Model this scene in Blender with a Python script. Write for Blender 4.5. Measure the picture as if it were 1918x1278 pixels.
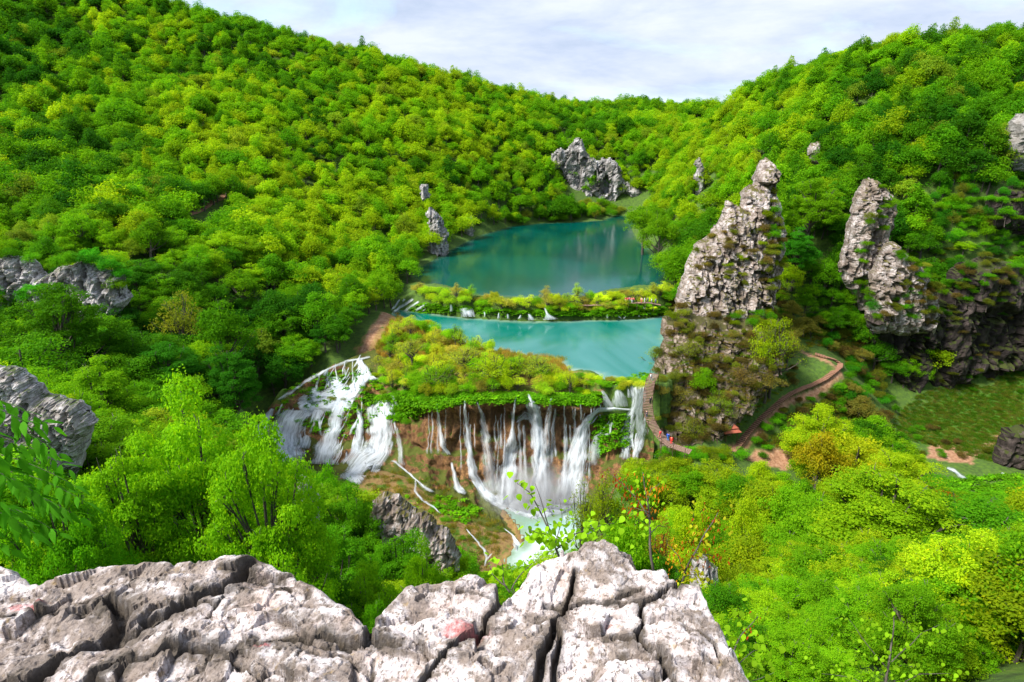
import bpy, bmesh, math, random
import numpy as np
from mathutils import Vector, Matrix
from mathutils.bvhtree import BVHTree

# ------------------------------------------------------------------ camera, world, sun
scene = bpy.context.scene
for o in list(bpy.data.objects): bpy.data.objects.remove(o)
C = scene.collection
F = 1200.0; PITCH = math.radians(18.8); HC = 80.0        # focal length in photo pixels, tilt, eye height above the plunge pool
cam_d = bpy.data.cameras.new('camera'); cam = bpy.data.objects.new('camera', cam_d); C.objects.link(cam)
cam.location = (0, 0, HC); cam.rotation_euler = (math.pi/2 - PITCH, 0, 0)
cam_d.sensor_width = 36; cam_d.lens = 36*F/1918; cam_d.clip_start = .1; cam_d.clip_end = 9000
scene.camera = cam
SUN_EL, SUN_AZ = math.radians(52), math.radians(-112)      # light from the left, a little behind the viewer
w = bpy.data.worlds.new('World'); scene.world = w; w.use_nodes = True
nt = w.node_tree; nt.nodes.clear()
def N(nt, t, **k):
    n = nt.nodes.new(t)
    for a, b in k.items():
        if a.startswith('i_'):
            key = a[2:]; key = int(key) if key.isdigit() else key.replace('_', ' ')
            n.inputs[key].default_value = b
        else: setattr(n, a, b)
    return n
def L(nt, a, b): nt.links.new(a, b)
sky = N(nt, 'ShaderNodeTexSky', sky_type='NISHITA', sun_disc=False)
sky.sun_elevation = SUN_EL; sky.sun_rotation = SUN_AZ; sky.altitude = 500; sky.air_density = 1.0; sky.dust_density = 1.5
tc = N(nt, 'ShaderNodeTexCoord'); mp = N(nt, 'ShaderNodeMapping'); L(nt, tc.outputs['Generated'], mp.inputs[0])
mp.inputs['Scale'].default_value = (1, 1, 3.6); mp.inputs['Rotation'].default_value = (0.10, .16, .3)
n1 = N(nt, 'ShaderNodeTexNoise', i_Scale=2.1, i_Detail=8.0, i_Roughness=.56, i_Distortion=.5); L(nt, mp.outputs[0], n1.inputs['Vector'])
n2 = N(nt, 'ShaderNodeTexNoise', i_Scale=4.2, i_Detail=7.0, i_Roughness=.6, i_Distortion=.15); L(nt, mp.outputs[0], n2.inputs['Vector'])
cr = N(nt, 'ShaderNodeValToRGB'); L(nt, n2.outputs[0], cr.inputs[0])
cr.color_ramp.elements[0].position = .34; cr.color_ramp.elements[0].color = (1.75, 2.1, 2.75, 1)
cr.color_ramp.elements[1].position = .62; cr.color_ramp.elements[1].color = (2.7, 2.93, 3.45, 1)
cm = N(nt, 'ShaderNodeMapRange', i_1=.34, i_2=.5); L(nt, n1.outputs[0], cm.inputs[0])
mx = N(nt, 'ShaderNodeMixRGB'); L(nt, cm.outputs[0], mx.inputs[0])
sm = N(nt, 'ShaderNodeMixRGB', blend_type='MIX', i_0=.55); L(nt, sky.outputs[0], sm.inputs[1]); sm.inputs[2].default_value = (2.0, 3.0, 4.8, 1)
L(nt, sm.outputs[0], mx.inputs[1]); L(nt, cr.outputs[0], mx.inputs[2])
bg = N(nt, 'ShaderNodeBackground', i_Strength=.10); L(nt, mx.outputs[0], bg.inputs[0])
wo = N(nt, 'ShaderNodeOutputWorld'); L(nt, bg.outputs[0], wo.inputs[0])
sd = bpy.data.lights.new('sun', 'SUN'); so = bpy.data.objects.new('sun', sd); C.objects.link(so)
sd.energy = 2.7; sd.angle = math.radians(16); sd.color = (1, .95, .86)
sdir = Vector((math.sin(SUN_AZ)*math.cos(SUN_EL), math.cos(SUN_AZ)*math.cos(SUN_EL), math.sin(SUN_EL)))
so.rotation_euler = sdir.to_track_quat('Z', 'Y').to_euler(); so.location = (0, 0, 200)
vs = scene.view_settings; vs.view_transform = 'Standard'; vs.look = 'None'; vs.gamma = 1; vs.use_curve_mapping = False
vs.exposure = 1.75

# ------------------------------------------------------------------ helpers: numbers
rs = np.random.RandomState(7); random.seed(7)
CP, SP = math.cos(PITCH), math.sin(PITCH)
def P(px, py, d):                                          # photo pixel + forward distance -> world
    a = (px-959)/F; b = (639-py)/F
    t = d/(CP+b*SP); return np.array([a*t, d, HC+t*(-SP+b*CP)])
def PZ(px, py, z):                                         # photo pixel + height -> world
    a = (px-959)/F; b = (639-py)/F
    t = (z-HC)/(-SP+b*CP); return np.array([a*t, t*(CP+b*SP), z])
def ray(px, py):
    a = (px-959)/F; b = (639-py)/F
    return Vector((a, CP+b*SP, -SP+b*CP)).normalized()
def toPix(p):
    p = np.atleast_2d(p); dz = p[:, 2]-HC
    fw = p[:, 1]*CP-dz*SP; up = p[:, 1]*SP+dz*CP
    fw = np.where(fw < .05, .05, fw)
    return np.stack([959+F*p[:, 0]/fw, 639-F*up/fw], 1), fw
def _h(ix, iy, iz, s):
    with np.errstate(over='ignore'):
        h = (ix.astype(np.uint32)*np.uint32(374761393)+iy.astype(np.uint32)*np.uint32(668265263)
             + iz.astype(np.uint32)*np.uint32(2246822519)+np.uint32(s*974711+13))
        h ^= h >> np.uint32(13); h *= np.uint32(1274126177); h ^= h >> np.uint32(16); h *= np.uint32(2654435761); h ^= h >> np.uint32(15)
    return h.astype(np.float64)/4294967295.0
def vn(p, s=0):                                            # value noise in -1..1
    p = np.asarray(p, float)
    if p.shape[1] == 2: p = np.concatenate([p, np.zeros((len(p), 1))], 1)
    i = np.floor(p); f = p-i; i = i.astype(np.int64)+100000; u = f*f*f*(f*(f*6-15)+10); r = 0
    for dx in (0, 1):
        for dy in (0, 1):
            for dz in (0, 1):
                wgt = (u[:, 0] if dx else 1-u[:, 0])*(u[:, 1] if dy else 1-u[:, 1])*(u[:, 2] if dz else 1-u[:, 2])
                r = r+wgt*_h(i[:, 0]+dx, i[:, 1]+dy, i[:, 2]+dz, s)
    return r*2-1
def fbm(p, o=4, s=0, g=.5, lac=2.07):
    p = np.asarray(p, float); a = 1; r = 0; n = 0
    for k in range(o): r = r+a*vn(p, s+k*7); n += a; a *= g; p = p*lac+11.3
    return r/n
def ridge(p, o=4, s=0, g=.5):
    p = np.asarray(p, float); a = 1; r = 0; n = 0
    for k in range(o): r = r+a*(1-2*np.abs(vn(p, s+k*5))); n += a; a *= g; p = p*2.13+7.7
    return r/n
def cells(p, s=0):                                         # voronoi F1, F2, id  (2-D or 3-D points)
    p = np.asarray(p, float); k3 = p.shape[1] == 3
    if not k3: p = np.concatenate([p, np.zeros((len(p), 1))], 1)
    i = np.floor(p).astype(np.int64); f1 = np.full(len(p), 9.); f2 = f1.copy(); idd = np.zeros(len(p)); dl = np.zeros(p.shape)
    for dx in (-1, 0, 1):
        for dy in (-1, 0, 1):
            for dz in ((-1, 0, 1) if k3 else (0,)):
                c = i+np.array([dx, dy, dz]); cc = c+100000
                q = c+np.stack([_h(cc[:, 0], cc[:, 1], cc[:, 2], s), _h(cc[:, 0], cc[:, 1], cc[:, 2], s+1), _h(cc[:, 0], cc[:, 1], cc[:, 2], s+2) if k3 else np.zeros(len(p))], 1)
                d = np.linalg.norm(q-p, axis=1); hid = _h(cc[:, 0], cc[:, 1], cc[:, 2], s+3)
                m = d < f1; f2 = np.where(m, f1, np.minimum(f2, d)); idd = np.where(m, hid, idd); dl = np.where(m[:, None], p-q, dl); f1 = np.where(m, d, f1)
    cells.dl = dl; return f1, f2, idd
def facets(p, s=0):                                        # tilted flat faces: piecewise planar relief in about -1..1, and joint depth
    f1, f2, c = cells(p, s); return (c-.5)*1.1+(cells.dl*np.stack([np.sin(c*97), np.cos(c*57), np.sin(c*31+1)], 1)).sum(1)*1.3, sstep(0, .13, f2-f1)
def segdist(p, poly, closed=False):                        # distance to a polyline, 2-D
    p = np.asarray(p, float)[:, :2]; best = np.full(len(p), 1e9); q = np.zeros_like(p)
    pts = [np.asarray(a, float)[:2] for a in poly]
    if closed: pts = pts+[pts[0]]
    for a, b in zip(pts[:-1], pts[1:]):
        ab = b-a; t = np.clip(((p-a)@ab)/max(ab@ab, 1e-9), 0, 1); c = a+t[:, None]*ab
        d = np.linalg.norm(p-c, axis=1); m = d < best; best = np.where(m, d, best); q[m] = c[m]
    return best, q
def inside(p, poly):
    p = np.asarray(p, float); x, y = p[:, 0], p[:, 1]; r = np.zeros(len(p), bool); n = len(poly)
    for i in range(n):
        x1, y1 = poly[i][:2]; x2, y2 = poly[(i+1) % n][:2]
        if y1 == y2: continue
        c = ((y1 > y) != (y2 > y)) & (x < (x2-x1)*(y-y1)/(y2-y1)+x1); r ^= c
    return r
def sdf(p, poly):
    d, q = segdist(p, poly, True); return np.where(inside(p, poly), d, -d), q
def sstep(a, b, x):
    t = np.clip((x-a)/(b-a), 0, 1); return t*t*(3-2*t)
def resample(pts, n):
    pts = np.array(pts, float); s = np.concatenate([[0], np.cumsum(np.linalg.norm(np.diff(pts[:, :2], axis=0), axis=1))])
    t = np.linspace(0, s[-1], n); return np.stack([np.interp(t, s, pts[:, k]) for k in range(pts.shape[1])], 1)

# ------------------------------------------------------------------ helpers: meshes and tags
def mesh_np(name, V, faces, smooth=True, attrs=None, matidx=None):
    V = np.asarray(V, np.float32); me = bpy.data.meshes.new(name)
    if not isinstance(faces, (list, tuple)): faces = [faces]
    faces = [np.asarray(f, np.int32) for f in faces if len(f)]
    me.vertices.add(len(V)); me.vertices.foreach_set('co', V.ravel())
    loops = np.concatenate([f.ravel() for f in faces]); tot = np.concatenate([np.full(len(f), f.shape[1], np.int32) for f in faces])
    st = np.concatenate([[0], np.cumsum(tot)[:-1]]).astype(np.int32)
    me.loops.add(len(loops)); me.loops.foreach_set('vertex_index', loops)
    me.polygons.add(len(tot)); me.polygons.foreach_set('loop_start', st); me.polygons.foreach_set('loop_total', tot)
    if matidx is not None: me.polygons.foreach_set('material_index', np.asarray(matidx, np.int32))
    me.polygons.foreach_set('use_smooth', np.full(len(tot), smooth, bool))
    for k, v in (attrs or {}).items():
        v = np.asarray(v, np.float32)
        if v.ndim == 1: a = me.attributes.new(k, 'FLOAT', 'POINT'); a.data.foreach_set('value', v)
        else: a = me.attributes.new(k, 'FLOAT_COLOR', 'POINT'); a.data.foreach_set('color', np.concatenate([v, np.ones((len(v), 1), np.float32)], 1).ravel())
    me.update(calc_edges=True); me.validate(); return me
def obj(name, me, mats=None, parent=None, loc=None):
    o = bpy.data.objects.new(name, me); C.objects.link(o)
    if mats is not None and me is not None and len(me.materials) == 0:
        for m in (mats if isinstance(mats, (list, tuple)) else [mats]): me.materials.append(m)
    if parent is not None: o.parent = parent
    if loc is not None: o.location = loc
    return o
def tag(o, label=None, cat=None, group=None, kind=None):
    if label: o['label'] = label
    if cat: o['category'] = cat
    if group: o['group'] = group
    if kind: o['kind'] = kind
    return o
def empty(name, loc=(0, 0, 0), rz=0):
    o = bpy.data.objects.new(name, None); C.objects.link(o); o.location = loc; o.rotation_euler = (0, 0, rz); o.empty_display_size = .3
    return o
def gridfaces(nr, nc):
    i = np.arange((nr-1)*(nc-1)); r = i//(nc-1); c = i % (nc-1); a = r*nc+c
    return np.stack([a, a+1, a+nc+1, a+nc], 1)
class MB:                                                  # collects boxes and tubes into one mesh
    def __init__(s): s.v = []; s.q = []; s.n = 0
    def add(s, V, Q): s.v.append(np.asarray(V, float)); s.q.append(np.asarray(Q, int)+s.n); s.n += len(V); return s
    def box(s, c, size, rz=0, R=None):
        h = np.array(size)/2; V = np.array([[x, y, z] for x in (-1, 1) for y in (-1, 1) for z in (-1, 1)])*h
        if R is not None: V = V@np.array(R).T
        c_, s_ = math.cos(rz), math.sin(rz); V = V@np.array([[c_, -s_, 0], [s_, c_, 0], [0, 0, 1]]).T
        return s.add(V+np.array(c), [[0, 1, 3, 2], [4, 6, 7, 5], [0, 4, 5, 1], [2, 3, 7, 6], [0, 2, 6, 4], [1, 5, 7, 3]])
    def tube(s, pts, rad, n=6):
        pts = np.array(pts, float); k = len(pts); rad = np.broadcast_to(rad, (k,)) if np.ndim(rad) else np.full(k, rad)
        T = np.gradient(pts, axis=0); T /= np.linalg.norm(T, axis=1)[:, None]+1e-9
        ref = np.array([0, 0, 1.]) if abs(T[0, 2]) < .9 else np.array([1., 0, 0])
        A = np.cross(T, ref); A /= np.linalg.norm(A, axis=1)[:, None]+1e-9; B = np.cross(T, A)
        an = np.linspace(0, 2*np.pi, n, endpoint=False)
        V = pts[:, None]+rad[:, None, None]*(np.cos(an)[None, :, None]*A[:, None]+np.sin(an)[None, :, None]*B[:, None])
        V = V.reshape(-1, 3); Q = []
        for i in range(k-1):
            for j in range(n): Q.append([i*n+j, i*n+(j+1) % n, (i+1)*n+(j+1) % n, (i+1)*n+j])
        s.add(V, Q); 
        if n == 4 or n == 6:
            e = (k-1)*n; s.q.append(np.array([[e, e+1, e+2, e+3]])+s.n-len(V))
            s.q.append(np.array([[3, 2, 1, 0]])+s.n-len(V))
            if n == 6: s.q.append(np.array([[e, e+3, e+4, e+5]])+s.n-len(V)); s.q.append(np.array([[5, 4, 3, 0]])+s.n-len(V))
        return s
    def mesh(s, name, smooth=False): return mesh_np(name, np.concatenate(s.v), [np.concatenate(s.q)], smooth)

# ------------------------------------------------------------------ materials
MATS = {}
def newmat(name):
    m = bpy.data.materials.new(name); m.use_nodes = True; t = m.node_tree; t.nodes.clear()
    out = N(t, 'ShaderNodeOutputMaterial'); MATS[name] = m; return m, t, out
def noise(t, sc, det=5, ro=.6, vec=None, dist=0):
    n = N(t, 'ShaderNodeTexNoise', i_Scale=sc, i_Detail=float(det), i_Roughness=ro, i_Distortion=float(dist))
    if vec is not None: L(t, vec, n.inputs['Vector'])
    return n.outputs[0]
def ramp(t, fac, stops):
    r = N(t, 'ShaderNodeValToRGB'); L(t, fac, r.inputs[0]); e = r.color_ramp.elements
    while len(e) < len(stops): e.new(.5)
    for k, (p, c) in enumerate(stops): e[k].position = p; e[k].color = tuple(c)+(1,)
    return r.outputs[0]
def mixc(t, fac, a, b, bt='MIX'):
    n = N(t, 'ShaderNodeMixRGB', blend_type=bt)
    for i, v in enumerate((fac, a, b)):
        if hasattr(v, 'links'): L(t, v, n.inputs[i])
        else: n.inputs[i].default_value = v if i == 0 else tuple(v)+(1,)
    return n.outputs[0]
def mathn(t, op, a, b=0., c=None, clamp=False):
    n = N(t, 'ShaderNodeMath', operation=op, use_clamp=clamp)
    for i, v in enumerate((a, b) if c is None else (a, b, c)):
        if hasattr(v, 'links'): L(t, v, n.inputs[i])
        else: n.inputs[i].default_value = v
    return n.outputs[0]
def mrange(t, v, a, b, c=0., d=1.):
    n = N(t, 'ShaderNodeMapRange', i_1=a, i_2=b, i_3=c, i_4=d); L(t, v, n.inputs[0]); return n.outputs[0]
def pos(t, scale=None):
    g = N(t, 'ShaderNodeNewGeometry').outputs['Position']
    if scale is None: return g
    m = N(t, 'ShaderNodeMapping'); m.inputs['Scale'].default_value = scale; L(t, g, m.inputs[0]); return m.outputs[0]
def bump(t, h, st, dist):
    n = N(t, 'ShaderNodeBump', i_Strength=st, i_Distance=dist); L(t, h, n.inputs['Height']); return n.outputs[0]
def princ(t, out, col, rough=.9, nrm=None, spec=.3):
    b = N(t, 'ShaderNodeBsdfPrincipled'); b.inputs['Specular IOR Level'].default_value = spec
    if hasattr(rough, 'links'): L(t, rough, b.inputs['Roughness'])
    else: b.inputs['Roughness'].default_value = rough
    if hasattr(col, 'links'): L(t, col, b.inputs['Base Color'])
    else: b.inputs['Base Color'].default_value = tuple(col)+(1,)
    if nrm is not None: L(t, nrm, b.inputs['Normal'])
    if out: L(t, b.outputs[0], out.inputs[0])
    return b
def attr(t, name, ty='GEOMETRY'):
    return N(t, 'ShaderNodeAttribute', attribute_name=name, attribute_type=ty)

def leaf_mat(name, inst, trans=.5, objcol=True):          # tint comes from the plant itself, lv varies leaf by leaf
    m, t, out = newmat(name)
    tint = attr(t, 'tint', 'INSTANCER').outputs['Color'] if inst else N(t, 'ShaderNodeObjectInfo').outputs['Color']
    lv = attr(t, 'lv').outputs['Fac']
    c = mixc(t, 1., mixc(t, 1., tint, (1.72, 1.86, 1.), 'MULTIPLY'), ramp(t, lv, [(0, (.66, .8, .75)), (.5, (1, 1, 1)), (.85, (1.25, 1.12, .9)), (1, (1.6, 1.2, .9))]), 'MULTIPLY')
    b = princ(t, None, c, .6, spec=.04)
    tr = N(t, 'ShaderNodeBsdfTranslucent'); L(t, mixc(t, 1., c, (1.5, 1.35, .5), 'MULTIPLY'), tr.inputs[0])
    ms = N(t, 'ShaderNodeMixShader', i_0=trans); L(t, b.outputs[0], ms.inputs[1]); L(t, tr.outputs[0], ms.inputs[2]); L(t, ms.outputs[0], out.inputs[0])
    return m
M_LEAF = leaf_mat('leaf', False); M_LEAFI = leaf_mat('leaf_far', True)
m, t, out = newmat('bark'); n = noise(t, 6, 6, .6, pos(t, (1, 1, .25)))
princ(t, out, ramp(t, n, [(.3, (.035, .028, .022)), (.7, (.13, .11, .095))]), .95, bump(t, n, .6, .04)); M_BARK = m
def plain(name, col, rough=.8, var=.25, sc=8):
    m, t, out = newmat(name); n = noise(t, sc, 4)
    princ(t, out, mixc(t, n, tuple(c*(1-var) for c in col), tuple(min(1, c*(1+var)) for c in col)), rough); return m

def rock_mat(name, light, mid, dark, moss, mossamt=.5, sc=1., bumpd=.25, stain=None):
    m, t, out = newmat(name); p = pos(t)
    a = noise(t, .35*sc, 8, .62, p, .6); b = noise(t, 1.6*sc, 8, .65, p, .3); v = noise(t, .9*sc, 7, .62, pos(t, (1, 1, .18)), .8)
    v2 = noise(t, 3.5*sc, 6, .7, pos(t, (1, 1, .3)), 1.2)
    s = mathn(t, 'ADD', mathn(t, 'ADD', mathn(t, 'MULTIPLY', a, .35), mathn(t, 'MULTIPLY', b, .4)), mathn(t, 'MULTIPLY', v2, .25))
    c = ramp(t, s, [(.38, dark), (.47, mid), (.56, light), (.75, tuple(min(1, x*1.12) for x in light))])
    c = mixc(t, mrange(t, v, .5, .68), c, stain or tuple(x*.55 for x in mid))
    big = noise(t, .11*sc, 5, .6, p, .4); c = mixc(t, mrange(t, big, .48, .62, 0, .7), c, tuple(x*.62*k for x, k in zip(mid, (1.05, 1., .85))))
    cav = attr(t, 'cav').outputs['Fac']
    c = mixc(t, mrange(t, cav, .15, .9, 0, .6), c, dark)  # shade of recesses, hollows and cave mouths put into the colour
    nz = N(t, 'ShaderNodeSeparateXYZ'); L(t, N(t, 'ShaderNodeNewGeometry').outputs['Normal'], nz.inputs[0])
    mm = mathn(t, 'ADD', nz.outputs[2], mathn(t, 'MULTIPLY', noise(t, .5*sc, 6, .6, p), 1.6))
    mc = mixc(t, noise(t, 3*sc, 4, .7, p), moss, tuple(x*.45 for x in moss))
    c = mixc(t, mrange(t, mm, 1.75-mossamt, 1.95-mossamt), c, mc)
    h = mathn(t, 'ADD', mathn(t, 'MULTIPLY', v, .6), noise(t, 3.2*sc, 10, .7, p))
    princ(t, out, c, .92, bump(t, h, .9, bumpd)); return m
M_LIME = rock_mat('pale_limestone', (.50, .46, .46), (.27, .215, .185), (.075, .055, .042), (.11, .10, .02), .22)
M_LIMEB = rock_mat('grey_limestone', (.50, .48, .49), (.26, .245, .24), (.035, .03, .03), (.07, .09, .02), .15)
M_NEARR = rock_mat('white_weathered_limestone', (.58, .56, .57), (.33, .30, .30), (.045, .04, .038), (.06, .09, .02), .12, 3.2, .06)
M_BROWN = rock_mat('brown_limestone', (.34, .28, .24), (.16, .115, .085), (.035, .026, .02), (.075, .07, .018), .35)
M_DARK = rock_mat('dark_overhang_rock', (.085, .065, .06), (.035, .026, .024), (.010, .008, .008), (.05, .065, .010), .45)  # the dark cliff's shade is put into this rock colour; outcrops share it
M_TUFA = rock_mat('wet_travertine', (.34, .18, .075), (.17, .085, .036), (.04, .02, .011), (.10, .12, .015), .42, 1.2, .35, (.09, .05, .03))
# ------------------------------------------------------------------ terrain: control points read off the place
Z1, Z2, ZP = 23.5, 28.5, 0.0                               # water levels: lower lake, upper lake, plunge pool
ctl = []
def g(px, py, d): ctl.append(P(px, py, d))
def c_(px, py, d, h=7.): q = P(px, py, d); q[2] -= h; ctl.append(q); return q
ridge_pts = [(-500, -230, 380), (-200, -130, 400), (0, -72, 410), (170, -30, 420), (340, 3, 430), (480, 38, 440), (640, 80, 450), (760, 114, 460), (900, 150, 480), (1060, 190, 520), (1200, 189, 540), (1330, 191, 560)]
ridge_r = [(1362, 190, 380), (1400, 160, 365), (1450, 133, 350), (1600, 88, 320), (1700, 66, 300), (1820, 52, 285), (1918, 48, 270), (2150, 30, 260), (2500, 10, 260)]
for r_ in ridge_pts+ridge_r:
    q = c_(*r_, 8.5)
    for k, dz in ((1.12, -8), (1.35, -28), (2.0, -60)): ctl.append(np.array([q[0]*k, q[1]*k, q[2]+dz]))
for a in [(0, 60, 350), (0, 150, 300), (300, 100, 370), (300, 200, 300), (600, 150, 390), (600, 230, 330), (850, 200, 420), (850, 240, 380), (1100, 243, 430), (1250, 232, 455), (1250, 270, 430),
          (0, 250, 245), (300, 270, 262), (0, 330, 210), (250, 340, 225), (500, 350, 250), (700, 350, 290), (900, 330, 350), (1000, 320, 385), (0, 430, 165), (200, 440, 175), (450, 450, 190), (650, 470, 215), (740, 470, 240),
          (0, 470, 152), (200, 480, 152), (60, 600, 136), (200, 610, 136), (400, 560, 160), (600, 560, 178), (700, 530, 196), (-300, 300, 220), (-300, 500, 140), (-300, 700, 95),
          (0, 680, 108), (200, 690, 112), (400, 660, 130), (520, 650, 146), (430, 730, 122), (300, 750, 100), (1240, 410, 268), (1290, 330, 300), (1250, 370, 290), (1330, 240, 350),
          (1400, 300, 258), (1480, 240, 262), (1550, 200, 268), (1700, 190, 245), (1850, 150, 240), (1550, 330, 215), (1700, 310, 205), (1850, 290, 200), (1480, 440, 200), (2100, 200, 230), (2200, 400, 190)]: c_(*a)
for a in [(620, 650, 160), (690, 640, 165), (650, 672, 157), (720, 610, 176), (760, 640, 165), (850, 680, 152), (950, 700, 146), (1050, 718, 141), (720, 580, 188),
          (700, 880, 127), (760, 900, 124), (850, 960, 116), (930, 1000, 112), (960, 1040, 106), (850, 1060, 101), (740, 980, 110), (600, 930, 117),
          (1290, 590, 164), (1400, 590, 163), (1265, 650, 154), (1275, 760, 136), (1300, 830, 128), (1400, 700, 146), (1380, 840, 132), (1570, 690, 153), (1510, 665, 159), (1480, 760, 143), (1500, 600, 174), (1470, 520, 190),
          (1600, 600, 178), (1700, 480, 190), (1800, 440, 192), (1900, 450, 190), (1750, 560, 182), (1700, 780, 157), (1800, 740, 164), (1890, 680, 171), (1950, 640, 176), (1850, 850, 137), (1750, 830, 143), (1600, 800, 144), (1450, 860, 131),
          (1790, 890, 128), (1918, 900, 125), (1900, 980, 112), (1700, 950, 114), (1500, 930, 112), (1300, 930, 112), (1180, 900, 118), (2200, 640, 165), (2200, 900, 120), (1640, 680, 170), (1640, 730, 162)]: g(*a)
for px in (560, 800, 1000, 1150, 1280): ctl.append(PZ(px, {560: 925, 800: 1010, 1000: 1003, 1150: 985, 1280: 990}[px], {560: 6, 800: 4, 1000: -3, 1150: 2, 1280: 4}[px]))
for px, py, z in [(790, 548, 29.3), (850, 560, 29.4), (950, 568, 29.3), (1050, 566, 29.3), (1150, 558, 29.3), (1240, 545, 30), (800, 590, 24.4), (900, 596, 24.3), (1050, 600, 24.3), (1180, 597, 24.3)]: ctl.append(PZ(px, py, z))
ctl += [np.array(a, float) for a in [(-6, 2.5, 75), (6, 2.5, 75), (0, 3, 74.5), (-1, -3, 77), (-30, 4, 73), (-14, 3, 74), (14, 3, 74), (30, 2, 73), (-2, 10, 66), (8, 12, 63), (-18, 12, 66), (20, 12, 66), (0, 25, 52), (-20, 27, 54), (20, 25, 54), (45, 22, 60), (-45, 27, 62), (-36, 42, 56),
       (0, 45, 34), (-20, 48, 38), (22, 45, 38), (50, 45, 42), (75, 45, 45), (-50, 55, 48), (0, 70, 14), (-25, 75, 18), (25, 70, 18), (55, 72, 22), (80, 78, 20), (-50, 80, 32), (-75, 70, 44), (0, 92, 2), (-20, 95, 6), (20, 92, 5), (45, 95, 10),
       (8, 110, -3), (5, 104, -3), (80, 20, 70), (-80, 30, 68), (0, -30, 80), (60, -30, 78), (-60, -30, 78), (-150, 0, 80), (150, 0, 80), (150, 60, 40), (-130, 60, 60), (0, -200, 90), (-400, 0, 120), (400, 0, 120), (-500, 300, 190), (500, 300, 150), (0, 1300, 60), (-900, 900, 120), (900, 900, 120)]]
# barrier columns: lip to foot of the travertine wall, (px, py, distance)
COLS = [[(700, 652, 160), (645, 676, 156), (578, 708, 149), (515, 752, 144), (480, 800, 140), (462, 860, 135)],
        [(704, 655, 160), (662, 690, 154), (612, 735, 147), (570, 782, 142), (540, 835, 137), (520, 900, 129)],
        [(710, 657, 160), (686, 700, 152), (662, 748, 145), (634, 802, 139), (606, 855, 134), (590, 930, 124)],
        [(718, 660, 160), (712, 710, 150), (702, 756, 144), (684, 812, 138), (668, 870, 132), (655, 945, 122)],
        [(765, 680, 155), (748, 728, 142), (738, 768, 139), (724, 822, 135), (706, 872, 130), (700, 940, 120)],
        [(805, 700, 148), (788, 750, 135), (782, 790, 133.5), (776, 845, 131), (782, 885, 127.5), (795, 960, 117)],
        [(835, 705, 146), (824, 752, 132.5), (822, 800, 131.5), (826, 855, 129.5), (838, 905, 126), (860, 985, 114)],
        [(880, 705, 145), (870, 748, 131.5), (872, 800, 130.8), (880, 862, 129), (890, 920, 125.5), (920, 995, 113)],
        [(940, 705, 145), (930, 746, 131.2), (930, 800, 130.6), (930, 865, 128.5), (935, 942, 123.5), (955, 1000, 114)],
        [(1000, 705, 145), (990, 746, 131), (992, 800, 130.3), (995, 870, 128), (1000, 965, 121.5), (1005, 1010, 113)],
        [(1060, 705, 146), (1052, 750, 131), (1052, 800, 130.3), (1052, 862, 128.5), (1052, 955, 122), (1050, 1010, 113)],
        [(1115, 700, 148), (1104, 752, 132), (1106, 800, 131), (1110, 852, 128.8), (1120, 905, 125), (1135, 975, 116)],
        [(1155, 696, 148), (1146, 728, 136.5), (1150, 776, 134), (1150, 800, 131.5), (1150, 862, 127.5), (1150, 930, 119)],
        [(1200, 692, 148), (1196, 716, 138), (1194, 768, 134.8), (1186, 822, 131), (1180, 866, 126.5), (1176, 930, 118)],
        [(1225, 692, 148), (1220, 714, 138.5), (1222, 768, 135), (1226, 822, 131), (1222, 866, 127), (1215, 930, 119)]]
COLW = np.array([[P(*a) for a in c] for c in COLS])
for c in COLW:
    n = c[1].copy(); ctl.append(c[0]-np.array([0, -2, .8]))
    ctl.append(c[1]+np.array([0, 5, -2.2])); ctl.append(c[3]+np.array([0, 5, -3.5])); ctl.append(c[4]+np.array([0, 3, -2.5]))
LAKE1 = [PZ(x, y, Z1)[:2] for x, y in [(1262, 585), (1254, 640), (1244, 690), (1216, 716), (1170, 714), (1130, 710), (1118, 700), (1062, 694), (1040, 676), (960, 664), (890, 648), (820, 622), (775, 604), (728, 592), (745, 580), (790, 584), (880, 596), (1000, 602), (1100, 600), (1200, 598)]]
LAKE2 = [PZ(x, y, Z2)[:2] for x, y in [(775, 520), (800, 532), (880, 552), (1000, 560), (1100, 556), (1240, 538), (1262, 500), (1225, 470), (1195, 450), (1185, 430), (1215, 408), (1150, 403), (1130, 413), (1090, 416), (1000, 419), (955, 424), (895, 442), (832, 474), (785, 502)]]
POOL = [PZ(x, y, ZP)[:2] for x, y in [(948, 955), (1000, 972), (1062, 958), (1100, 930), (1150, 960), (1080, 1020), (1040, 1075), (975, 1085), (950, 1050), (985, 1010), (975, 985)]]
RIV = [PZ(x, y, 5.5)[:2] for x, y in [(1700, 868), (1770, 868), (1850, 850), (2100, 835), (2100, 870), (1900, 885), (1850, 910), (1780, 910), (1700, 890)]]
for poly, wl in ((LAKE1, Z1), (LAKE2, Z2)):
    for a in poly: ctl.append(np.array([a[0], a[1], wl+.3]))
    cc_ = np.mean(poly, 0)
    for a in poly[::3]: b_ = cc_*.6+a*.4; ctl.append(np.array([b_[0], b_[1], wl-2]))
ctl = np.array(ctl)
_keep = [0]
for _i in range(1, len(ctl)):
    if np.min(np.linalg.norm(ctl[_keep][:, :2]-ctl[_i, :2], axis=1)) > 1.2: _keep.append(_i)
ctl = ctl[_keep]; _x = ctl[:, :2]
def _k(a, b): return np.sqrt(((a[:, None]-b[None])**2).sum(2)+9.)
_A = _k(_x, _x)-np.eye(len(_x))*.6; _n = len(_x)
_M = np.zeros((_n+1, _n+1)); _M[:_n, :_n] = _A; _M[:_n, _n] = 1; _M[_n, :_n] = 1
_w = np.linalg.solve(_M, np.concatenate([ctl[:, 2], [0]]))
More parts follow.
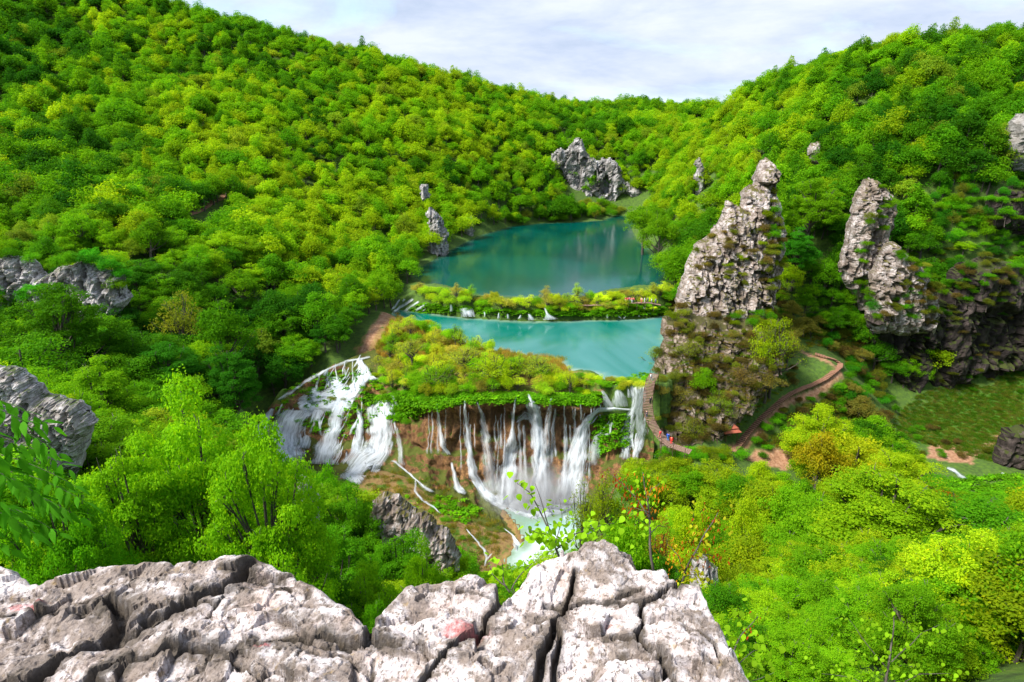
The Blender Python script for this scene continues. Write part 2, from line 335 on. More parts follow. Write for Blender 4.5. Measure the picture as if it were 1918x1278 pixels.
def carve(p, z, poly, wl, dep=.3, bank=.15, reach=6.):
    d, q = sdf(p, poly)
    z = np.where(d > 0, np.minimum(z, wl-.15-dep*np.minimum(d, 10)), z)
    lim = wl+bank+.1*np.abs(d)
    return np.where((d <= 0) & (d > -reach), np.maximum(z, lim), z)
def H(p):
    p = np.atleast_2d(np.asarray(p, float))[:, :2]; out = np.empty(len(p))
    for s in range(0, len(p), 20000):
        q = p[s:s+20000]; out[s:s+20000] = _k(q, _x)@_w[:_n]+_w[_n]
    r = np.hypot(p[:, 0], p[:, 1])
    amp = .35+1.6*sstep(150, 330, p[:, 1]); out += amp*fbm(p/28., 4, 3)*sstep(12, 60, r)+.35*fbm(p/4.5, 3, 5)*sstep(8, 30, r)
    out = carve(p, out, LAKE1, Z1, reach=5); out = carve(p, out, LAKE2, Z2, reach=3); out = carve(p, out, POOL, ZP, reach=1.); 
    return out
def axis(lo, hi, stops):
    v = [lo]
    while v[-1] < hi:
        x = abs(v[-1]-stops[0]); v.append(v[-1]+float(np.interp(x, stops[1], stops[2])))
    return np.array(v)
gx = axis(-4000, 4000, (0, [90, 250, 600, 4000], [.9, 3., 12, 400])); gy = axis(-400, 6000, (130, [70, 180, 500, 6000], [.9, 2.2, 12, 500]))
GX, GY = np.meshgrid(gx, gy); TP = np.stack([GX.ravel(), GY.ravel()], 1); TZ = H(TP)
TV = np.column_stack([TP, TZ]); TF = gridfaces(len(gy), len(gx))
pix, fw = toPix(TV)
pix2 = pix+np.stack([fbm(TP/3., 3, 21)*14, fbm(TP/3., 3, 22)*14], 1)
grass = np.zeros(len(TV)); earth = np.zeros(len(TV)); tan = np.zeros(len(TV))
MEADOW = [(1690, 800), (1740, 760), (1800, 735), (1860, 735), (1918, 640), (2300, 560), (2300, 900), (1918, 880), (1800, 850), (1720, 830)]
near = (TP[:, 1] > 95) & (TP[:, 1] < 190)
sel = near & (TP[:, 0] > 60)
grass[sel] = np.maximum(grass[sel], inside(pix2[sel], MEADOW)*1.)
EARTHS = [[(1735, 838), (1775, 828), (1800, 842), (1825, 858), (1790, 868), (1730, 856)], [(1410, 845), (1490, 840), (1480, 872), (1400, 862)], [(1640, 822), (1700, 815), (1690, 838)]]
for e_ in EARTHS: earth[near] = np.maximum(earth[near], inside(pix2[near], e_)*1.)
def pathmask(pts, wid):
    d, _ = segdist(TP, [P(*a)[:2] for a in pts]); return sstep(wid*1.4, wid*.6, d+fbm(TP/1.5, 2, 9)*.4)
earth = np.maximum(earth, pathmask([(1830, 855, 136), (1850, 822, 143), (1880, 800, 149), (2000, 795, 150)], 1.))
earth = np.maximum(earth, pathmask([(660, 668, 157), (688, 640, 165), (708, 610, 176), (728, 582, 188)], 1.3))
earth = np.maximum(earth, pathmask([(1480, 655, 161), (1530, 668, 158), (1575, 692, 153), (1540, 720, 148), (1480, 742, 144), (1420, 800, 136), (1375, 845, 131)], .8))
PLATEAU = [(660, 660), (720, 585), (760, 590), (830, 630), (960, 665), (1060, 695), (1130, 715), (1130, 800), (1000, 790), (700, 790), (700, 700)]
bsel = near & (TZ > 20)
tan[bsel] = np.maximum(tan[bsel], inside(pix2[bsel], PLATEAU)*1.)
MOUND = [(670, 860), (720, 860), (790, 885), (870, 920), (960, 950), (985, 1000), (965, 1060), (900, 1090), (700, 1060), (640, 900)]
msel = (TP[:, 1] > 90) & (TP[:, 1] < 135) & (np.abs(TP[:, 0]) < 60)
tan[msel] = np.maximum(tan[msel], inside(pix2[msel], MOUND)*.95)
m, t, out = newmat('ground'); p = pos(t)
nn = noise(t, 1.1, 8, .68, p); nb = noise(t, .25, 6, .6, p)
floor = ramp(t, nn, [(.32, (.03, .05, .010)), (.48, (.05, .10, .014)), (.62, (.07, .13, .012)), (.75, (.11, .14, .03))])
gr = ramp(t, nn, [(.3, (.02, .06, .004)), (.5, (.045, .12, .006)), (.7, (.085, .16, .012))])
gr = mixc(t, mrange(t, nb, .62, .75), gr, ramp(t, nn, [(.3, (.06, .05, .02)), (.7, (.12, .11, .03))]))
ea = ramp(t, nn, [(.3, (.16, .075, .04)), (.5, (.30, .16, .09)), (.7, (.42, .26, .17))])
ta = ramp(t, nn, [(.3, (.10, .055, .022)), (.45, (.20, .115, .045)), (.6, (.24, .16, .055)), (.72, (.11, .13, .02))])
ta = mixc(t, mrange(t, nb, .55, .62), ta, (.07, .13, .012))
c = mixc(t, attr(t, 'grass').outputs['Fac'], floor, gr); c = mixc(t, attr(t, 'tan').outputs['Fac'], c, ta); c = mixc(t, attr(t, 'earth').outputs['Fac'], c, ea)
princ(t, out, c, .95, bump(t, nn, .8, .35)); M_GROUND = m
terrain = tag(obj('ground', mesh_np('ground', TV, TF, True, {'grass': grass, 'earth': earth, 'tan': tan}), M_GROUND), kind='structure')
BV = {'terrain': BVHTree.FromPolygons([tuple(v) for v in TV], [tuple(int(i) for i in f) for f in TF])}

# ------------------------------------------------------------------ water bodies
def water_mat(name, deep, shal, rough, bsc, bst, shore=(.16, .24, .16)):
    m, t, out = newmat(name); p = pos(t)
    big = noise(t, .035, 3, .5, pos(t, (1, .6, 1)), 1.)
    col = mixc(t, mrange(t, big, .42, .62), deep, shal)
    rip = noise(t, bsc, 4, .6, pos(t, (1, 1.3, 1))); wind = noise(t, .03, 4, .6, pos(t, (1.4, .7, 1)), .6)
    nb_ = N(t, 'ShaderNodeBump', i_Distance=.06); L(t, rip, nb_.inputs['Height']); L(t, mrange(t, wind, .45, .62, bst*.25, bst), nb_.inputs['Strength'])
    sh_ = attr(t, 'shore').outputs['Fac']; col = mixc(t, mathn(t, 'MULTIPLY', sh_, mrange(t, noise(t, .3, 4, .6, p), .35, .6, .5, 1.)), col, shore)
    b = princ(t, out, col, rough, nb_.outputs[0], .5); b.inputs['IOR'].default_value = 1.33; return m
M_L2 = water_mat('deep_teal_water', (.0, .044, .031), (.0, .062, .048), .12, 1.1, .35, (.05, .10, .05))
M_L1 = water_mat('turquoise_water', (.0, .115, .085), (.05, .19, .18), .10, 1.4, .9, (.18, .27, .20))
M_POOL = water_mat('milky_pool_water', (.18, .30, .29), (.55, .62, .63), .3, 1.4, 1.)
def expand(poly, e):
    c = np.mean(poly, 0); a = np.array(poly); out = []
    n = len(a); area = sum(a[i][0]*a[(i+1) % n][1]-a[(i+1) % n][0]*a[i][1] for i in range(n))
    s = 1 if area > 0 else -1
    for i in range(n):
        tv = a[(i+1) % n]-a[i-1]; tv = tv/(np.linalg.norm(tv)+1e-9); out.append(a[i]+s*e*np.array([tv[1], -tv[0]]))
    return out
def water(name, poly, z, mat, e=1.):
    ex = expand(poly, e); a = np.array(ex); cs = .8; lo, hi = a.min(0), a.max(0); xs_ = np.arange(lo[0], hi[0]+cs, cs); ys_ = np.arange(lo[1], hi[1]+cs, cs); X_, Y_ = np.meshgrid(xs_, ys_); q = np.stack([X_.ravel(), Y_.ravel()], 1)
    s_, nq = sdf(q, ex); F_ = gridfaces(len(ys_), len(xs_)); F_ = F_[(s_[F_] > -cs).all(1)]; q = np.where((s_ < 0)[:, None], nq, q); us = np.unique(F_); rm = np.zeros(len(q), int); rm[us] = np.arange(len(us)); q = q[us]
    d0, _ = sdf(q, poly); sh = sstep(3.2, .0, d0+fbm(q/3., 3, 88)*1.6)
    return tag(obj(name, mesh_np(name, np.column_stack([q, np.full(len(q), z)]), rm[F_], True, {'shore': sh}), mat), kind='structure')
water('lower_lake_water', LAKE1, Z1, M_L1, 1.2); water('upper_lake_water', LAKE2, Z2, M_L2, 1.5)
water('plunge_pool_water', POOL, ZP, M_POOL, .8)

# ------------------------------------------------------------------ travertine barrier of the big falls
nu, nv = 330, 110
ki = np.linspace(0, len(COLS)-1, nu)
def cr1(A, x):                                            # Catmull-Rom along axis 0
    i = np.clip(np.floor(x).astype(int), 0, len(A)-2); u = (x-i)[(...,)+(None,)*(A.ndim-1)]
    p0 = A[np.clip(i-1, 0, len(A)-1)]; p1 = A[i]; p2 = A[i+1]; p3 = A[np.clip(i+2, 0, len(A)-1)]
    return .5*(2*p1+(p2-p0)*u+(2*p0-5*p1+4*p2-p3)*u*u+(3*p1-p0-3*p2+p3)*u**3)
A1 = cr1(COLW, ki); A2 = cr1(A1.transpose(1, 0, 2), np.linspace(0, 5, nv))
BP = A2.transpose(1, 0, 2)                                # nu x nv x 3
du = np.gradient(BP, axis=0); dv = np.gradient(BP, axis=1); BN = np.cross(dv, du); BN /= np.linalg.norm(BN, axis=2)[..., None]+1e-9
BN *= np.where((BN[..., 1:2] > 0) & (np.abs(BN[..., 2:3]) < .95), -1, 1)
vpos = np.linspace(0, 5, nv)[None, :]*np.ones((nu, 1))
flat = BP.reshape(-1, 3)
wall = (sstep(.8, 1.3, vpos)*sstep(4.9, 4.2, vpos)).ravel()
casc = sstep(5.2, 3.6, ki)[:, None]*np.ones((1, nv)); casc = casc.ravel()
drape = ridge(flat*np.array([.30, .30, .07]), 4, 31, .5)*1.25+fbm(flat*np.array([1.3, 1.3, .5]), 4, 33)*.55+fbm(flat/6., 3, 37)*1.4
tier = np.abs(((flat[:, 2]+2*fbm(flat/7., 2, 41))/3.4) % 1-.5)*2
lumps = 1-cells(flat/np.array([4.5, 4.5, 3.5]), 51)[0]
disp = wall*((1-casc)*(drape*1.0-.5)+casc*(lumps*1.7-1.0+(tier-.5)*.9+drape*.25))
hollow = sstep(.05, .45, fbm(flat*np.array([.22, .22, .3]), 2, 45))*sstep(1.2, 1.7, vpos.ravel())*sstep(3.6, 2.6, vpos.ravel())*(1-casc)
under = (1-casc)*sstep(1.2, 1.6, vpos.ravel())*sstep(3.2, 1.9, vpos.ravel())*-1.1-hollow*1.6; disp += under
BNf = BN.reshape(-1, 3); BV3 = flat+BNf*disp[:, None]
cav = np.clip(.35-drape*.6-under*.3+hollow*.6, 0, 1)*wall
falls = empty('travertine_barrier', tuple(COLW[8][4])); iv = Vector(falls.location)
tag(falls, 'brown travertine cliff with a scrubby flat top behind the tallest waterfalls', 'cliff')
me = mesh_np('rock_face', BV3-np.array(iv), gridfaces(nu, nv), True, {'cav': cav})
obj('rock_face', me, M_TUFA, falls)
BFc = gridfaces(nu, nv)
BV['barrier'] = BVHTree.FromPolygons([tuple(v) for v in BV3], [tuple(int(i) for i in f) for f in BFc])
# ------------------------------------------------------------------ rock crags: outline, distance and thickness, displaced on every side
def crag(name, outline, d, thick, mat, label, cat, cell=.9, amp=1.6, sc=4., lean=0., holes=(), group=None, seed=0, pinch=.55, parent=None):
    """d: a number or f(px,py); outline in photo pixels, unprojected to that distance and inflated front and back."""
    df = d if callable(d) else (lambda x, y: d)
    out = np.array(outline, float); lo = out.min(0); hi = out.max(0)
    dm = df(*out.mean(0)); stepp = cell/dm*F*.97
    xs = np.arange(lo[0]-stepp, hi[0]+2*stepp, stepp); ys = np.arange(lo[1]-stepp, hi[1]+2*stepp, stepp)
    X, Y = np.meshgrid(xs, ys); p = np.stack([X.ravel(), Y.ravel()], 1)
    pj = p+np.stack([fbm(p/(stepp*5), 3, seed+1), fbm(p/(stepp*5), 3, seed+2)], 1)*stepp*2.2
    s, q = sdf(pj, outline); nr, nc = len(ys), len(xs)
    ok = s > -stepp*.8
    F_ = gridfaces(nr, nc); F_ = F_[ok[F_].all(1)]
    used = np.unique(F_); remap = -np.ones(len(p), int); remap[used] = np.arange(len(used)); F_ = remap[F_]
    p = p[used]; s = s[used]; sm = s/F*dm
    D = np.array([df(a, b) for a, b in p]); W = np.array([P(a, b, dd) for (a, b), dd in zip(p, D)])
    prof = np.clip(sm/thick, 0, 1); prof = np.sqrt(np.clip(prof*(2-prof), 0, 1))**(.5/pinch)
    nzp = W/sc; wq = nzp+np.stack([fbm(W/sc*1.3, 3, seed+31), fbm(W/sc*1.3, 3, seed+32), fbm(W/sc*1.3, 3, seed+33)], 1)*.35
    b1 = ridge(nzp*np.array([1.5, 1.5, .22]), 5, seed+11, .55); k1, j1 = facets(wq*np.array([1.3, 1.3, .36]), seed+17); k2, j2 = facets(wq*np.array([3.6, 3.6, 1.3]), seed+27)
    led_ = ((W[:, 2]/sc*1.1+.6*fbm(nzp*.8, 3, seed+40)) % 1); led_ = (led_-.5)*.5
    h = b1*.42+k1*.62+(j1-1)*.55+k2*.24+(j2-1)*.20+led_*.45+fbm(W/(sc*.16), 4, seed+23)*.30
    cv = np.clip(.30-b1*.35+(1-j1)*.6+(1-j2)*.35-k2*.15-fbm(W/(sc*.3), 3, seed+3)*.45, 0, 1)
    off = np.zeros(len(p))
    for hx, hy, rx, ry, dep in holes:
        r = np.hypot((p[:, 0]-hx)/rx, (p[:, 1]-hy)/ry)+.25*fbm(p/8., 2, 77); k = sstep(1.05, .75, r); off += k*dep; cv = np.maximum(cv, k)
    edge = sstep(0, stepp*2.5, s)
    fr = W+np.array([0, -1, 0])*(prof*thick+edge*h*amp-off)[:, None]+np.array([1, 0, 0])*(fbm(W/(sc*.4), 3, seed+5)*amp*.35*edge)[:, None]
    bk = W+np.array([0, 1, 0])*(prof*thick*.8+edge*h*amp*.6)[:, None]
    n = len(p); e = np.concatenate([F_[:, [0, 1]], F_[:, [1, 2]], F_[:, [2, 3]], F_[:, [3, 0]]]); key = np.sort(e, 1); kk = key[:, 0]*n+key[:, 1]
    u, inv, cnt = np.unique(kk, return_inverse=True, return_counts=True); be = e[cnt[inv] == 1]
    side = np.stack([be[:, 0], be[:, 0]+n, be[:, 1]+n, be[:, 1]], 1)
    V = np.concatenate([fr, bk]); base = V.mean(0); base[2] = V[:, 2].min()
    faces = np.concatenate([F_[:, ::-1], F_+n, side])
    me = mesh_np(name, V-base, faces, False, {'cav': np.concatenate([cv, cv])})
    bm = bmesh.new(); bm.from_mesh(me); bmesh.ops.recalc_face_normals(bm, faces=bm.faces); bm.to_mesh(me); bm.free()
    me.polygons.foreach_set('use_smooth', np.zeros(len(me.polygons), bool))
    o = obj(name, me, mat, None, tuple(base))
    tag(o, label, cat, group)
    BV[name+str(len(BV))] = BVHTree.FromPolygons([tuple(v) for v in V], [tuple(int(i) for i in f) for f in faces])
    return o
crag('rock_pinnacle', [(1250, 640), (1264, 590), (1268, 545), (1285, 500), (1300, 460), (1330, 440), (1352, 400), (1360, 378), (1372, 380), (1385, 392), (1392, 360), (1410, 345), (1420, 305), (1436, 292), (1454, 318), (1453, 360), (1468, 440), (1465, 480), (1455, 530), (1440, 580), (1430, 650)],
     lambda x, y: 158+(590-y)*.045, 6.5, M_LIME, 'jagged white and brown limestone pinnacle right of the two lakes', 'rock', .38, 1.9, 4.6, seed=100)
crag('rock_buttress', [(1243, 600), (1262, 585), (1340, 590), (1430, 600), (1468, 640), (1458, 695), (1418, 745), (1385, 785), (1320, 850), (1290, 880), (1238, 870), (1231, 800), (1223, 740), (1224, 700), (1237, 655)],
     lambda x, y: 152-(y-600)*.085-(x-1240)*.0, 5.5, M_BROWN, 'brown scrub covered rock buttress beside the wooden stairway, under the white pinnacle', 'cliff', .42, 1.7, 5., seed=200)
crag('rock_spur', [(1570, 500), (1585, 440), (1600, 375), (1622, 335), (1640, 338), (1655, 352), (1675, 375), (1672, 420), (1652, 455), (1648, 500), (1640, 560), (1610, 580), (1590, 540)], 178, 4., M_LIME,
     'narrow pale rock spur high in the trees right of the jagged pinnacle', 'rock', .4, 1.6, 4.2, seed=300)
crag('rock_spur', [(1622, 600), (1628, 560), (1632, 515), (1648, 470), (1668, 455), (1690, 470), (1725, 500), (1750, 545), (1755, 590), (1740, 625), (1640, 625)], 168, 5.5, M_LIME,
     'blunt grey rock nose standing just above the dark overhang', 'rock', .4, 1.5, 4.2, seed=330)
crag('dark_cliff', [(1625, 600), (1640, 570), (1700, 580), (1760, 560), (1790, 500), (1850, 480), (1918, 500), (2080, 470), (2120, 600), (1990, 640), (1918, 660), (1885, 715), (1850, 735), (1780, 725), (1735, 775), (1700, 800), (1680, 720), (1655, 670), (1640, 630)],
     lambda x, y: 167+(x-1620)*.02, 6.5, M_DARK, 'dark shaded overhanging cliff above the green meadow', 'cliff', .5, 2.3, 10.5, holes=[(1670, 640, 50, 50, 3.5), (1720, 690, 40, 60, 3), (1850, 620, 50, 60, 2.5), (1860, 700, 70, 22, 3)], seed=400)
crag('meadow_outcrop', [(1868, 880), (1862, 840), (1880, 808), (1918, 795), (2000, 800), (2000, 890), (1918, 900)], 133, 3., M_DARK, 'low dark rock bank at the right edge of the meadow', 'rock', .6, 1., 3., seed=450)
crag('rock_outcrop', [(1882, 265), (1890, 232), (1902, 212), (1930, 205), (1970, 230), (1970, 330), (1900, 320), (1886, 300)], 205, 4, M_LIMEB, 'white rock outcrop near the top right of the wooded slope', 'rock', .7, 1.3, 3.5, seed=470)
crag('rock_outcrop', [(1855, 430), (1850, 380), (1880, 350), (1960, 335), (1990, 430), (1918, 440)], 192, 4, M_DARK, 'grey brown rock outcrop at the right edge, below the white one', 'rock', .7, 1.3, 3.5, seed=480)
crag('cave_cliff', [(1060, 400), (1058, 372), (1068, 345), (1050, 318), (1030, 312), (1032, 290), (1048, 278), (1064, 280), (1078, 258), (1090, 262), (1098, 290), (1120, 300), (1146, 296), (1160, 312), (1162, 332), (1182, 348), (1205, 358), (1222, 385), (1212, 402), (1150, 404)],
     395, 3.5, M_LIMEB, 'far grey cliff with two dark cave mouths at the end of the upper lake', 'cliff', .9, 1.8, 9., holes=[(1133, 347, 10, 18, 4.), (1170, 376, 15, 17, 4.)], seed=500)
crag('shore_cliff', [(800, 490), (803, 430), (797, 400), (806, 382), (818, 398), (830, 412), (840, 440), (840, 470), (832, 485)], 262, 3.5, M_LIMEB, 'pale cliff dropping into the upper lake from the left shore', 'cliff', .7, 1.5, 4., seed=520)
crag('shore_cliff', [(868, 455), (872, 410), (882, 404), (888, 430), (884, 455)], 303, 2.5, M_LIMEB, 'small pale cliff on the left shore of the upper lake', 'cliff', .7, 1., 4., seed=525)
crag('rock_outcrop', [(786, 352), (800, 345), (808, 372), (790, 378)], 262, 2., M_LIMEB, 'small rock showing in the trees above the left shore cliff', 'rock', .6, .8, 3., seed=530)
crag('rock_slab', [(1304, 375), (1302, 310), (1310, 292), (1320, 312), (1320, 350), (1312, 380)], 282, 2.5, M_LIMEB, 'thin white rock slab among the trees left of the jagged pinnacle', 'rock', .7, 1., 4., seed=535)
crag('rock_outcrop', [(1512, 300), (1518, 270), (1532, 262), (1540, 290), (1530, 310)], 235, 2.5, M_LIME, 'small pinkish rock in the trees of the right hillside', 'rock', .6, .9, 3., seed=540)
crag('wooded_cliff', [(-160, 640), (-160, 470), (0, 482), (55, 482), (90, 512), (118, 498), (160, 488), (200, 508), (228, 515), (245, 560), (222, 590), (200, 625), (150, 600), (100, 580), (0, 580)],
     140, 3., M_NEARR, 'long pale grey cliff band under the trees at the left edge', 'cliff', .4, 1.9, 4.5, seed=560)
crag('boulder_crag', [(-160, 920), (-160, 700), (-60, 680), (0, 686), (35, 690), (58, 712), (78, 738), (112, 745), (150, 758), (180, 788), (165, 820), (150, 870), (120, 950), (0, 960)],
     37, 1.5, M_NEARR, 'big jagged grey white rock at the left edge beyond the maple', 'rock', .09, .42, .8, seed=580)
for i, (pl, d_, lab) in enumerate([([(553, 960), (556, 905), (568, 892), (582, 900), (590, 925), (602, 935), (596, 975), (570, 985)], 60, 'split white boulder in the bushes below the left cascades'),
        ([(690, 1000), (695, 940), (720, 925), (750, 932), (775, 955), (800, 960), (825, 985), (850, 1010), (862, 1040), (850, 1090), (720, 1100)], 64, 'dark lumpy rock ridge in front of the tan mossy mound'),
        ([(1290, 1100), (1300, 1052), (1318, 1040), (1335, 1060), (1345, 1100)], 42, 'grey rock showing between bushes right of the sitting ledge')]):
    crag('bush_boulder', pl, d_, 1.6*d_/60, M_LIME if i == 1 else M_NEARR, lab, 'rock', .2*d_/60, .6, 1.8, seed=600+i*7)
def _mk(kinds=None): return [b for k, b in BV.items() if kinds is None or any(k.startswith(x) for x in kinds)]
ORG = Vector((0, 0, HC))
def cast(px, py, kinds=None):
    d = ray(px, py); best = None
    for b in _mk(kinds):
        h = b.ray_cast(ORG, d)
        if h[0] is not None and (best is None or h[3] < best[3]): best = h
    if best is None: return None
    n = best[1]
    if n.dot(d) > 0: n = -n
    return best[0], n, best[3]
# ------------------------------------------------------------------ trees: crown of leaf clumps on limbs, in several builds
def unit(v): return v/(np.linalg.norm(v, axis=-1, keepdims=True)+1e-9)
def leaves_from(pos_, nrm, size, rng, asp=.62, fold=.12, tang=None):
    n = len(pos_); nrm = unit(nrm)
    tg = rng.normal(size=(n, 3)) if tang is None else tang+rng.normal(size=(n, 3))*.25
    tg = unit(tg-(tg*nrm).sum(1)[:, None]*nrm); bt = np.cross(nrm, tg); s = size[:, None]
    V = np.stack([pos_-tg*s*.5, pos_+bt*s*asp*.5-nrm*s*fold+tg*s*.05, pos_+tg*s*.5-nrm*s*fold*.6, pos_-bt*s*asp*.5-nrm*s*fold+tg*s*.05], 1).reshape(-1, 3)
    Q = np.arange(n*4).reshape(n, 4); return V, Q
def tree_meshes(seed, Ht=10., R=4., zlo=.22, npuff=46, leaf=.2, nleaf=7000, flat=.6, puff=.30, nlimb=12, nz=.75, top=.5, gap=.0, name='tree', shape=1.):
    rng = np.random.RandomState(seed); cz = Ht*(zlo+(1-zlo)*.5); hz = Ht*(1-zlo)*.5
    d = unit(rng.normal(size=(npuff, 3))); d[:, 2] = np.where(d[:, 2] < -.35, -d[:, 2]*.5, d[:, 2])
    lob = 1+.32*vn(d*1.7+seed, seed)+.12*rng.normal(size=npuff)
    rr = (.45+.5*rng.rand(npuff)**.6)*lob; pr = R*puff*(.7+.6*rng.rand(npuff))
    zz = d[:, 2]*rr; wid = np.clip(1-.45*np.clip(zz, 0, 1)**1.5*shape, .3, 1)
    pc = np.stack([d[:, 0]*rr*(R-pr*.4)*wid, d[:, 1]*rr*(R-pr*.4)*wid, cz+zz*(hz-pr*.3)], 1)
    wgt = pr**2; k = rng.choice(npuff, nleaf, p=wgt/wgt.sum())
    ld = unit(rng.normal(size=(nleaf, 3))+np.array([0, 0, .35])); far_out = rng.rand(nleaf) < .2
    rad = pr[k]*(.55+.5*rng.rand(nleaf)**.7)*np.where(far_out, 1.2+.4*rng.rand(nleaf), 1); lp = pc[k]+ld*rad[:, None]*np.array([1, 1, flat])
    lp += fbm(lp*1.6, 2, seed)[:, None]*ld*.25*R*.2
    lp[:, 2] = np.maximum(lp[:, 2], .25)
    nn_ = ld*.6+np.array([0, 0, top])+rng.normal(size=(nleaf, 3))*nz*.6
    V, Q = leaves_from(lp, nn_, leaf*(.6+.8*rng.rand(nleaf)), rng)
    lv = np.repeat(np.clip(.5+.22*rng.normal(size=nleaf)+.25*vn(lp*.8, seed+9), 0, 1), 4)
    crown = mesh_np(name+'_crown', V, Q, False, {'lv': lv})
    mb = MB(); th = Ht*.6; ph = rng.rand()*6
    tz = np.linspace(-1.5, Ht*.78, 9); trk = np.stack([.22*np.sin(tz*.5+ph)*tz/Ht*2, .22*np.cos(tz*.4+ph)*tz/Ht*2, tz], 1)
    tr0 = .028*Ht; mb.tube(trk, tr0*np.linspace(1.1, .22, 9), 7)
    for j in rng.choice(npuff, min(nlimb, npuff), replace=False):
        e = pc[j]; s = min(e[2]*.45+rng.rand()*.15*Ht, Ht*.6); a = np.array([np.interp(s, tz, trk[:, 0]), np.interp(s, tz, trk[:, 1]), s])
        m_ = (a+e)/2+np.array([0, 0, -.06*Ht])+rng.normal(size=3)*.15; u = np.linspace(0, 1, 5)[:, None]
        pth = a*(1-u)**2+m_*2*u*(1-u)+e*u**2; mb.tube(pth, tr0*np.linspace(.42, .1, 5), 5)
        for q in range(2):
            e2 = e+unit(rng.normal(size=3)+np.array([0, 0, .6]))*pr[j]*.9; mb.tube(np.array([pth[3], (pth[4]+e2)/2, e2]), tr0*np.array([.14, .09, .04]), 4)
    return crown, mb.mesh(name+'_trunk', True)
V_FAR = [tree_meshes(900+i, 10, 4.2, .06, 40+8*i, .42, 3400, (.8, .62, 1., .7, .9, .55)[i], (.28, .32, .25, .3, .24, .3)[i], 3, name='far', nz=1.0, top=.45, shape=(.6, 1., 1.4, .3, 1.2, .8)[i]) for i in range(6)]
V_MID = [tree_meshes(930+i, 10, 4.1, .14, 60+8*i, .25, 8500, (.7, .5, .95, .6, .8)[i], .22, 12, name='mid', nz=.95, top=.5, shape=(.8, .5, 1.5, 1., 1.2)[i]) for i in range(5)]
V_NEAR = [tree_meshes(960, 10, 4.3, .06, 120, .135, 42000, .45, .155, 34, name='near', top=.6, nz=.95), tree_meshes(961, 10, 4.0, .05, 100, .135, 42000, .34, .17, 34, name='near', top=.7, nz=.9, shape=1.5),
          tree_meshes(962, 10, 4.2, .06, 120, .14, 40000, .6, .15, 34, name='near', top=.45, nz=.95)]
V_BUSH = [tree_meshes(980+i, 3, 1.9, .0, 26, .15, 3800, .8, .34, 10, name='bush', nz=1.1, top=.2, shape=.3) for i in range(4)]
V_THIN = [tree_meshes(990+i, 8, 2.8, .15, 46, .15, 3600, .6, .26, 30, name='thin', nz=1.1, top=.3) for i in range(3)]
for a, b in V_FAR+V_MID+V_NEAR+V_BUSH+V_THIN: a.materials.append(M_LEAF); b.materials.append(M_BARK)

DEEP, MIDG, LIT, YEL, OLV, BRN, ORG_, RED = [np.array(c) for c in ((.014, .066, .005), (.045, .135, .005), (.095, .205, .006), (.17, .235, .008), (.115, .135, .022), (.115, .085, .04), (.32, .13, .015), (.22, .04, .014))]
def plant(name, var, base, h, r, tint, rz=None, label=None, cat='tree', group=None, hh=10., rr=4.1, rng=rs, lean=0.):
    e = empty(name, tuple(base), rng.rand()*6.28 if rz is None else rz)
    e.scale = (r/rr, r/rr, h/hh); e.rotation_euler[0] = lean
    tr = obj('trunk' if cat == 'tree' else 'stems', var[1], None, e); cr_ = obj('crown' if cat == 'tree' else 'foliage', var[0], None, e)
    cr_.color = (*[float(x) for x in tint], 1)
    tag(e, label, cat, group); return e
def topplant(px, ptop, d, wpx, name, var, tint, label, cat='tree', group=None, hh=10., rr=4.1, hmin=2.5, hmax=30., rz=None):
    top = P(px, ptop, d); gz = float(H([[top[0], d]])[0]); h = float(np.clip(top[2]-gz, hmin, hmax)); dist = np.linalg.norm(top-[0, 0, HC])
    r = wpx/2/F*dist*.93
    return plant(name, var, (top[0], d, top[2]-h), h, r, tint, rz, label, cat, group, hh, rr)
def shade_word(t):
    l = t.sum()
    if t[0] > .2: return 'orange tinged'
    if t[0] > t[1]*.8: return 'yellow olive'
    if t[0] > .12: return 'yellow green'
    return 'bright green' if l > .24 else ('mid green' if l > .14 else 'dark green')

